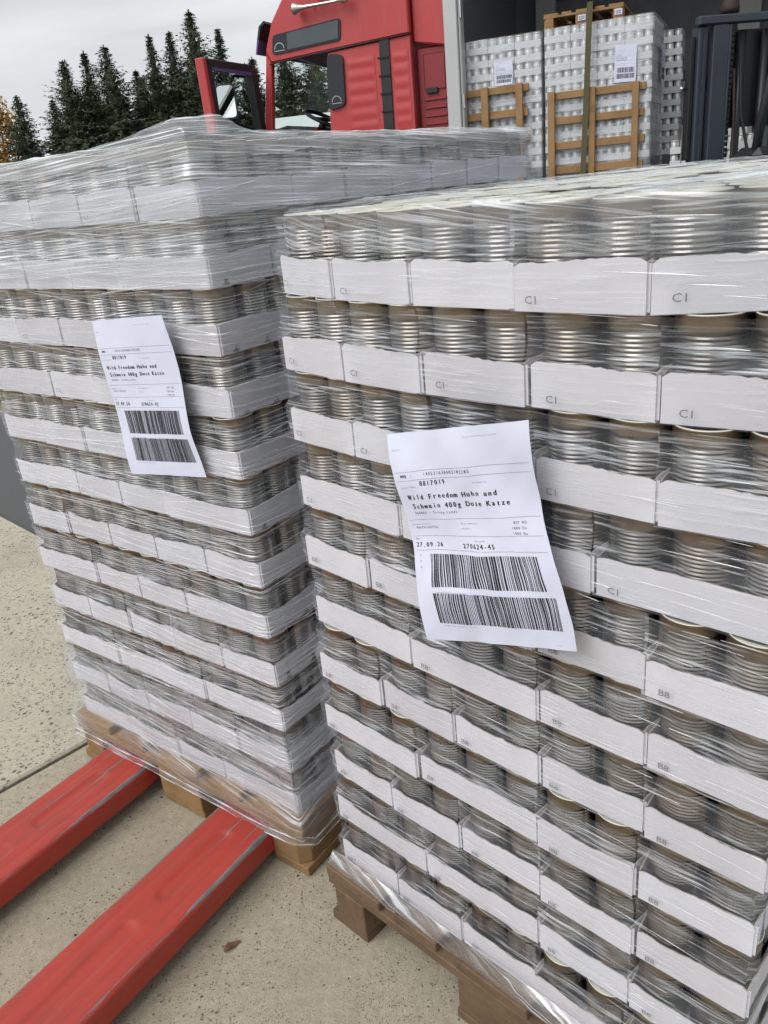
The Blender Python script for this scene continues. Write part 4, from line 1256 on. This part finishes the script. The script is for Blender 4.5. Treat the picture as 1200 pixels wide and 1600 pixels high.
# ------------------------------------------------------------------ loads on the lorry
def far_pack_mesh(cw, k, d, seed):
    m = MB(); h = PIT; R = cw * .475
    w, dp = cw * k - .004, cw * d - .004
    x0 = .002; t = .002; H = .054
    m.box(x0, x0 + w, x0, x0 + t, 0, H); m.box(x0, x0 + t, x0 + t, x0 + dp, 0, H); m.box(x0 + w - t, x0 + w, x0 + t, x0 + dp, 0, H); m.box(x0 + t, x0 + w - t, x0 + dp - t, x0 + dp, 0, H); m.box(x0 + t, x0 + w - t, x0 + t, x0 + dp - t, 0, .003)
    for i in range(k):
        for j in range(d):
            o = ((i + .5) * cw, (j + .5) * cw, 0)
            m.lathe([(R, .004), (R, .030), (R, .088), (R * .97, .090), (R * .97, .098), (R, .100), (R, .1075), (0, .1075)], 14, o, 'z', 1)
    return m.mesh('far_tray', ['tray_hazy', 'tin_hazy'])
FAR = {}
def far_pack(s, y, z, rz, cw, k, d, label, group):
    key = (cw, k, d)
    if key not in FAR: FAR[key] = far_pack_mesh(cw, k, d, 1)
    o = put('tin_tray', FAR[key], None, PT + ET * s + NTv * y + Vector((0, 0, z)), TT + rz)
    return tag(o, label, 'tray', group)
G_T = 'trays of tins loaded on the lorry'
def lorry_loads():
    rnd = random.Random(31)
    cA, cB = .723 / 9, .9155 / 12
    def nm(k): return 'top layer' if k == 0 else ORD[k] + ' layer down'
    # beside the front post
    for k in range(10):
        z = 2.3335 - k * PIT
        for i in range(3):
            far_pack(-.756 + i * 3 * cA + rnd.uniform(-.002, .002), rnd.uniform(-.006, .004), z, rad(rnd.uniform(-.6, .6)), cA, 3, 2,
                     f'tray of tins, {nm(k)}, {NTH[i]} from left, lorry stack beside the grey post', G_T)
    # under the strap: front and its right side
    bz = rad(-2.0)
    def BP(x, y): return (x * math.cos(bz) - y * math.sin(bz), x * math.sin(bz) + y * math.cos(bz))
    for k in range(10):
        z = 2.337 - k * PIT
        jx, jy = rnd.uniform(-.006, .006), rnd.uniform(-.004, .006)
        for i in range(4):
            s, y = BP(i * 3 * cB + jx, jy + rnd.uniform(-.003, .003))
            far_pack(s, y, z, bz + rad(rnd.uniform(-.5, .5)), cB, 3, 2, f'tray of tins, {nm(k)}, {NTH[i]} from left, strapped lorry stack', G_T)
        for i in range(3):
            s, y = BP(12 * cB + jx, (2 + 3 * i) * cB + jy)
            far_pack(s, y, z, bz + math.pi / 2, cB, 3, 2, f'tray of tins, {nm(k)}, {NTH[i + 1]} from corner, right side, strapped lorry stack', G_T)
    # stack deeper inside
    for k in range(10):
        z = 2.337 - k * PIT
        j = rnd.uniform(-.012, .012)
        for i in range(2):
            far_pack(1.085 - 3 * cB + j, 1.2 + i * 2 * cB, z, 0, cB, 3, 2, f'tray of tins, {nm(k)}, {"nearer" if i == 0 else "farther"} one, deeper stack behind strapped stack', G_T)
        far_pack(1.085 + j, 1.2 + 4 * cB, z, math.pi / 2, cB, 3, 2, f'tray of tins, {nm(k)}, rear one, deeper stack behind strapped stack', G_T)
    # half-unloaded stack behind the forklift mast
    lay = [(1.13, (0, 1, 2)), (1.13 + PIT, (0, 1, 2)), (1.13 + 2 * PIT, (0, 1, 2)), (1.13 + 3 * PIT, (0.62, 2.0))]
    for j, (z, cols) in enumerate(lay):
        for i, c in enumerate(cols):
            k, d = (3, 2) if j < 3 else (2, 3)
            far_pack(1.085 + c * 3 * cB, 0.0 + rnd.uniform(-.004, .004), z, 0, cB, k, d,
                     f'tray of tins, {["lowest", "second lowest", "third lowest", "uppermost"][j]} layer, {NTH[i]} from left, half-unloaded stack', G_T)
    for i, (s, y, rz, lab) in enumerate(((-.78, .0, 0, 'wooden pallet under lorry stack beside the grey post'), (.02, .0, bz, 'wooden pallet under the strapped lorry stack'), (1.06, -.02, 0, 'wooden pallet under the half-unloaded lorry stack'))):
        pass
lorry_loads()

def far_film(s0, s1, zb, zt, y, depth, rz, label):
    o_ = empty('stretch_film', PT + ET * s0 + NTv * y, TT + rz, label, 'film', 'film round the lorry stacks')
    nz = smooth_noise(int(abs(s0) * 100) + 2); w = s1 - s0; m = MB()
    def f(a, b):
        p = a * (w + depth)
        o = .009 + .003 * nz(a * 14, b * 30)
        z = zb + (zt - zb) * b
        return (p, -o, z) if p < w else (w + o, p - w, z)
    m.grid(f, 70, 60)
    m.build('film_side', 'film_far', o_, 0, False)
far_film(-.756, -.033, 1.15, 2.448, 0, .25, 0, 'clear film round the lorry stack beside the grey post')
far_film(.0, .9155, 1.15, 2.452, 0, 1.0, rad(-2.0), 'clear film round the strapped lorry stack')
def stand_frame(s0, s1, zt, zb, verts, hors, y, label):
    """pallet stood on edge against a load: uprights in front, cross boards behind"""
    r = empty('upright_pallet', PT, TT, label, 'pallet', 'pallets stood on edge')
    for a, b in verts:
        m = MB(); m.box(a, b, y, y + .03, zb, zt); m.build('upright_board', 'wood_new', r, .003)
    for i, (z0, z1) in enumerate(hors):
        m = MB(); m.box(s0, s1 - .01 * (i % 2), y + .031, y + .055, z0, z1); m.build('cross_board', 'wood_new', r, .003)
stand_frame(.030, .872, 1.952, 1.14, [(.036, .098), (.398, .452), (.762, .818)], [(1.885, 1.945), (1.682, 1.742), (1.474, 1.538), (1.27, 1.335)], -.085, 'wooden pallet stood on edge against the strapped lorry stack')
stand_frame(-.79, -.137, 2.058, 1.14, [(-.77, -.71), (-.574, -.508), (-.252, -.190)], [(1.99, 2.05), (1.79, 1.855), (1.58, 1.64), (1.36, 1.42)], -.085, 'wooden pallet stood on edge beside the grey trailer post')

def top_pallet():
    o = euro_pallet(PT + ET * (-.008) + NTv * (.0) + Vector((0, 0, 2.447)), TT, 'wood_new', 'empty wooden pallet lying on top of the strapped lorry stack', 'wooden pallets')
    o.scale = (.84, .9, .80)
    for x in (.355, .715):
        m = MB(); m.box(x, x + .075, -.006, -.003, .035, .09); q = m.build('block_label', 'paper', o)
        m = MB()
        for i in range(4):
            for j in range(2): m.box(x + .012 + i * .014, x + .020 + i * .014, -.0085, -.0065, .045 + j * .02, .058 + j * .02)
        m.build('label_print', 'ink_grey', q)
top_pallet()
def strap():
    m = MB(); n = 30; vs = []
    for j in range(n + 1):
        f = j / n
        z = 1.10 + (2.585 - 1.10) * f; s = .325 + .055 * f; y = -.105 - .004 * math.sin(f * 9)
        vs += [(s, y, z), (s + .048, y - .001, z), (s + .048, y + .003, z), (s, y + .004, z)]
    fs = []
    for j in range(n):
        for k in range(4): fs.append((j * 4 + k, j * 4 + (k + 1) % 4, j * 4 + 4 + (k + 1) % 4, j * 4 + 4 + k))
    m.add(vs, fs)
    m.box(.380, .428, -.105, 1.1, 2.585, 2.589)
    o = m.build('lashing_strap', 'strap_olive', None)
    o.location = PT; o.rotation_euler = (0, 0, TT)
    tag(o, 'olive lashing strap pulled down over the middle lorry stack', 'strap')
strap()
GS = 'printed sheets on the lorry stacks'
sheet(PT, TT, [(.609, -.048, 2.247), (.790, -.052, 2.230), (.783, -.050, 1.955), (.604, -.046, 1.962)], 'white sheet with barcodes on front of the strapped lorry stack', 4, .002, True, GS)
sheet(PT, TT, [(-.455, -.018, 2.267), (-.285, -.018, 2.260), (-.290, -.016, 2.060), (-.457, -.016, 2.060)], 'white sheet with barcodes on lorry stack beside the grey post', 6, .002, True, GS)
sheet(PT + ET * .955 + NTv * .45 + Vector((0, 0, 0)), TT + math.pi / 2 + rad(-2), [(-.10, -.012, 2.25), (.12, -.012, 2.25), (.12, -.012, 1.95), (-.10, -.012, 1.95)], 'narrow-looking white sheet on shaded right side of the strapped lorry stack', 7, .002, True, GS)
sheet(PT + ET * 1.105 + NTv * 1.46, TT + math.pi / 2, [(-.10, -.010, 2.25), (.12, -.010, 2.25), (.12, -.010, 1.95), (-.10, -.010, 1.95)], 'narrow-looking white sheet on the deeper lorry stack', 8, .002, True, GS)

# ------------------------------------------------------------------ forklift
def forklift():
    base = PT + ET * 1.335 + NTv * (-1.0)
    ang = TT + rad(32)
    r = empty('forklift', base, ang, 'dark forklift with tall slate mast standing before the lorry stacks', 'forklift')
    # local x runs across the mast to the right, local y points at the lorry
    for x, nm in ((.095, 'mast_rail'), (.66, 'mast_rail')):
        m = MB(); m.box(x, x + .125, .0, .11, .06, 2.19); m.box(x + .125, x + .145, .085, .11, .06, 2.19); m.box(x + .125, x + .145, .0, .025, .06, 2.19); m.build(nm, 'mast_slate', r, .006)
    for x in (-.005, .81):
        m = MB(); m.box(x, x + .075, .03, .14, .06, 2.19); m.box(x + .030, x + .045, .022, .03, .1, 2.15); m.build('outer_rail', 'mast_slate', r, .008)
    m = MB(); m.box(-.03, .90, -.01, .06, 2.19, 2.25); m.build('top_crossbar', 'mast_slate', r, .01)
    m = MB(); m.box(-.055, .86, .125, .165, 1.78, 1.85); m.build('middle_crossbar', 'mast_slate', r, .008)
    m = MB(); m.box(-.045, -.012, .06, .14, 1.30, 2.13); m.build('side_plate', 'machine_black', r, .004)
    m = MB(); m.box(-.03, .005, .135, .142, 2.03, 2.12); m.build('type_plate', 'paper', r)
    m = MB(); m.lathe([(0, 0), (.014, 0), (.014, .03), (0, .03)], 12, (-.085, .12, 1.80), 'x'); m.build('pin', 'steel_bright', r)
    m = MB(); m.box(-.064, -.058, .10, .106, 1.20, 1.55); m.build('guide_rod', 'steel_bright', r)
    for x in (.25, .62):
        m = MB()
        for i in range(46): m.box(x, x + .028, .03, .045, .4 + i * .039, .4 + i * .039 + .028)
        m.build('lift_chain', 'machine_black', r)
    for x in (.36, .55):
        m = MB(); m.tube([(x, .07, .15), (x, .07, 2.15)], .03, 12); m.build('lift_cylinder', 'machine_black', r)
    m = MB(); m.box(.0, .86, .16, .20, .30, .70); m.build('carriage', 'machine_black', r, .01)
    for x in (.14, .60):
        m = MB(); m.box(x, x + .12, .20, 1.25, .30, .345); m.box(x, x + .12, .20, .245, .30, .75); m.build('lift_fork', 'machine_black', r, .006)
    m = MB(); m.box(.20, .84, .115, .135, 1.50, 2.16); m.build('dark_backing', 'machine_black', r, .004)  # added black panel, stands in for the darkness behind the mast
    # overhead guard and body, towards the viewer's right
    for x in (.16, .70):
        m = MB(); m.tube([(x, -.45, .9), (x, -.55, 1.5), (x, -.75, 2.16)], .032, 8); m.build('guard_post', 'machine_black', r)
    m = MB(); m.box(.12, .78, -1.75, -.72, 2.14, 2.19); m.build('guard_roof', 'machine_black', r, .02)
    m = MB(); m.box(.06, .86, -2.1, -.2, .35, .95); m.build('body', 'machine_black', r, .06)
    m = MB(); m.box(.10, .82, -.62, -.30, .95, 1.35); m.build('dash_cowl', 'machine_black', r, .05)
    m = MB(); m.prism([(-1.7, .95), (-1.15, .95), (-1.2, 1.1), (-1.55, 1.12), (-1.66, 1.75), (-1.76, 1.72)], .24, .70, 'x'); m.build('seat', 'seat_brown', r, .04)
    m = MB(); m.tube([(.30, -.2, .8), (.27, -.05, 1.2), (.31, .02, 1.55), (.30, .05, 1.9)], .011, 8); m.build('hose', 'seat_brown', r)
    m = MB(); m.tube([(.34, -.2, .8), (.40, -.08, 1.25), (.35, .0, 1.6), (.34, .05, 2.05)], .012, 8); m.build('hose', 'rubber', r)
    m = MB(); m.lathe([(0, 2.27), (.065, 2.27), (.066, 2.30), (.058, 2.34), (.035, 2.37), (0, 2.38)], 16, (.28, .12, 0), 'z'); m.build('brown_dome', 'seat_brown', r)  # rounded dark brown dome above the crossbar, purpose left open
    for x in (.02, .74):
        for y in (-.55, -1.85):
            m = MB(); m.lathe([(0, 0), (.16, 0), (.26, .02), (.28, .06), (.28, .16), (.26, .2), (0, .2)], 24, (x, y, .255), 'x'); m.build('wheel', 'rubber', r)
    m = MB(); m.add([(.12, -.60, 1.36), (.80, -.60, 1.36), (.78, -.74, 2.13), (.14, -.74, 2.13)], [(0, 1, 2, 3)]); m.build('front_screen', 'window_glass', r, 0, False)
forklift()

# ------------------------------------------------------------------ trees
def spruce_crown(H, seed):
    rnd = random.Random(seed); m = MB()
    R0 = H * rnd.uniform(.22, .34) + .75
    ph = [rnd.uniform(0, 6.28) for _ in range(6)]
    def env(z, a):
        f = z / H
        return (R0 * (1 - f) ** rnd_pow + .03) * (1 + .22 * math.sin(z * 3.3 + ph[0] + a) + .18 * math.sin(z * 7.3 + ph[1] - 2 * a) + .10 * math.sin(z * 15 + ph[2] + 3 * a))
    rnd_pow = rnd.uniform(.85, 1.25)
    # dense heart of the crown
    nzr = int(H / .22); seg = 9; vs = []; fs = []
    for i in range(nzr + 1):
        z = .1 + (H * .93) * i / nzr
        for k in range(seg):
            a = 6.283 * (k + .5 * (i % 2)) / seg
            r = env(z, a) * (.42 if i % 2 else .26) * rnd.uniform(.7, 1.2)
            vs.append((math.cos(a) * r, math.sin(a) * r, z + rnd.uniform(-.08, .08)))
    for i in range(nzr):
        for k in range(seg):
            k2 = (k + 1) % seg
            if rnd.random() < .10: continue
            fs.append((i * seg + k, i * seg + k2, (i + 1) * seg + k2, (i + 1) * seg + k))
    m.add(vs, fs)
    z = .2
    while z < H - .05:
        f = z / H
        nb = 13 if f < .8 else 8
        a0 = rnd.uniform(0, 6.28)
        for b in range(nb):
            a = a0 + 6.283 * b / nb + rnd.uniform(-.3, .3)
            L = env(z, a) * (rnd.uniform(.55, 1.1) if rnd.random() < .88 else rnd.uniform(1.1, 1.4))
            ca, sa = math.cos(a), math.sin(a)
            steps = max(3, int(L / .12))
            rise = rnd.uniform(.0, .25) if f < .6 else rnd.uniform(.2, .5)
            for i in range(steps):
                t = .25 + .75 * (i + rnd.random()) / steps
                rr = L * t
                zz = z + rise * L * t - .38 * L * t * t * (1 - f) + rnd.uniform(-.03, .03)
                for sd in (-1, 1):
                    if rnd.random() < .12: continue
                    l = rnd.uniform(.16, .34) * (.5 + .6 * (1 - t)) * (.55 + .6 * (1 - f)) + .05; aa = a + sd * rnd.uniform(.2, .9)
                    w = rnd.uniform(.025, .06) * (.6 + .5 * (1 - f))
                    p0 = Vector((ca * rr, sa * rr, zz)); d = Vector((math.cos(aa), math.sin(aa), rnd.uniform(-.45, .15)))
                    n = Vector((-d.y, d.x, rnd.uniform(-.6, .6))).normalized()
                    p1 = p0 + d * l * .5; p2 = p0 + d * l
                    m.add([p0 - n * w * .6, p0 + n * w * .6, p1 + n * w, p2, p1 - n * w], [(0, 1, 2, 3, 4)])
                if rnd.random() < .6:
                    p0 = Vector((ca * rr, sa * rr, zz)); l = rnd.uniform(.08, .22)
                    m.add([p0 + Vector((-.035 * sa, .035 * ca, .01)), p0 + Vector((.035 * sa, -.035 * ca, .01)), p0 + Vector((rnd.uniform(-.05, .05), rnd.uniform(-.05, .05), -l))], [(0, 1, 2)])
        z += rnd.uniform(.10, .17) * (1.15 - .45 * f)
    for i in range(26):
        zz = H - rnd.uniform(0, .55); a = rnd.uniform(0, 6.28); l = .06 + (H - zz) * .25
        m.add([(0, 0, zz - .02), (.014, 0, zz + .02), (math.cos(a) * l, math.sin(a) * l, zz + l * .55)], [(0, 1, 2)])
    m.add([(-.016, 0, H - .5), (.016, 0, H - .5), (0, 0, H + .14)], [(0, 1, 2)]); m.add([(0, -.016, H - .5), (0, .016, H - .5), (0, 0, H + .14)], [(0, 1, 2)])
    return m
def spruce(x, y, H, seed, label):
    r = empty('spruce_tree', (x, y, -.03), random.Random(seed).uniform(0, 6), label, 'tree', 'spruces behind the lorry')
    m = MB(); rnd = random.Random(seed); n = 8
    m.tube([(rnd.uniform(-.02, .02), rnd.uniform(-.02, .02), H * i / n) for i in range(n + 1)], [.02 + .11 * (1 - i / n) for i in range(n + 1)], 8)
    m.build('trunk', 'bark', r)
    spruce_crown(H, seed).build('crown', 'needles', r, 0, False)
    if seed % 3 == 0:
        m = MB()
        for i in range(70):
            z = H * rnd.uniform(.72, .97); R = .25 * (H - z) * .7 + .05; a = rnd.uniform(0, 6.28)
            m.lathe([(.0, 0), (.022, -.03), (.02, -.09), (0, -.12)], 5, (math.cos(a) * R, math.sin(a) * R, z), 'z')
        tag(m.build('cones', 'cones', r), kind='stuff')
TREES = [(-14.30, 40, 6.15, 'short spruce at the far left, beside the orange tree'), (-13.10, 41, 6.0, 'spruce between the far-left short one and the twin tops'),
         (-11.99, 40, 7.30, 'spruce with bare tip, left of the twin-topped pair'), (-11.13, 40.4, 7.65, 'slim spruce, third tall one from the left'),
         (-10.10, 40, 7.72, 'tall spruce with open crown left of the gap'), (-8.95, 41, 6.5, 'lower spruce filling the gap in the tree row'),
         (-8.12, 40, 7.95, 'spruce with broad lower boughs right of the gap'), (-7.30, 40.3, 8.05, 'slender spruce just left of the tallest one'),
         (-6.19, 39.6, 8.65, 'tallest spruce, left of the open cab door'), (-5.15, 40, 7.9, 'spruce rising directly behind the open cab door'),
         (-3.90, 40.5, 6.8, 'spruce between the open door and the cab'), (-2.5, 40.2, 7.6, 'spruce seen through the left of the cab window'),
         (-1.2, 40, 7.2, 'spruce seen through the right of the cab window'), (-9.5, 42.5, 7.0, 'spruce in the second row behind the gap'),
         (-12.6, 42.5, 6.4, 'spruce in the second row near the left end'), (-6.9, 42.4, 7.0, 'spruce in the second row behind the tallest one'),
         (-11.6, 43.2, 5.6, 'low spruce in the second row behind the bare-tipped one'), (-4.5, 43, 6.9, 'spruce in the second row beside the open cab door'), (-8.4, 43, 6.4, 'low spruce in the second row right of the gap'), (-10.6, 44, 5.9, 'low spruce in the third row left of the gap'), (-5.8, 44, 6.3, 'low spruce in the third row behind the tallest one'), (-13.9, 43, 5.2, 'low spruce in the second row by the orange tree')]
for i, (x, y, H, lab) in enumerate(TREES):
    spruce(x, y, H, 40 + i, lab)
def autumn_tree():
    r = empty('autumn_tree', (-15.6, 40.5, -.03), 0, 'orange autumn tree at the left edge, beside the spruces', 'tree')
    rnd = random.Random(9); m = MB()
    m.tube([(0, 0, 0), (.05, 0, 1.5), (.0, .1, 3.2), (.1, 0, 5.0)], [.16, .12, .08, .03], 8)
    tips = []
    for i in range(14):
        z = rnd.uniform(1.4, 4.6); a = rnd.uniform(0, 6.28); L = rnd.uniform(.8, 1.6) * (1.2 - z / 7)
        e = (math.cos(a) * L, math.sin(a) * L, z + rnd.uniform(.3, .9)); m.tube([(0, 0, z), (e[0] * .5, e[1] * .5, z + .25), e], [.05, .03, .012], 6); tips.append(e)
    m.build('trunk', 'bark', r)
    m = MB()
    for e in tips + [(0, 0, 5.4), (.3, .1, 5.0), (-.2, .2, 5.7)]:
        for i in range(420):
            p = Vector(e) + Vector((rnd.gauss(0, .34), rnd.gauss(0, .34), rnd.gauss(0, .32)))
            s = rnd.uniform(.04, .09); d1 = Vector((rnd.uniform(-1, 1), rnd.uniform(-1, 1), rnd.uniform(-1, 1))).normalized(); d2 = d1.orthogonal().normalized()
            m.add([p - d1 * s, p + d2 * s * .6, p + d1 * s, p - d2 * s * .6], [(0, 1, 2, 3)])
    m.build('crown', 'autumn_leaf', r, 0, False)
autumn_tree()
def far_trailer():
    r = empty('parked_trailer', (1.35, 17.2, 0), rad(-14), 'pale box trailer parked beyond, seen through the cab window', 'trailer')
    m = MB(); m.box(-3.2, 3.4, 0, 2.4, .9, 2.42); m.build('box_body', 'trailer_white', r, .04)
    m = MB(); m.prism([(-.05, 2.42), (1.2, 2.75), (2.45, 2.42)], -3.25, 3.45, 'x'); m.build('canvas_roof', 'trailer_white', r)
    for s in (1.2, 2.4):
        m = MB(); m.lathe([(0, 0), (.24, 0), (.44, .0), (.5, .05), (.5, .25), (.44, .3), (0, .3)], 24, (s, -.02, .47), 'y'); m.build('wheel', 'rubber', r)
far_trailer()
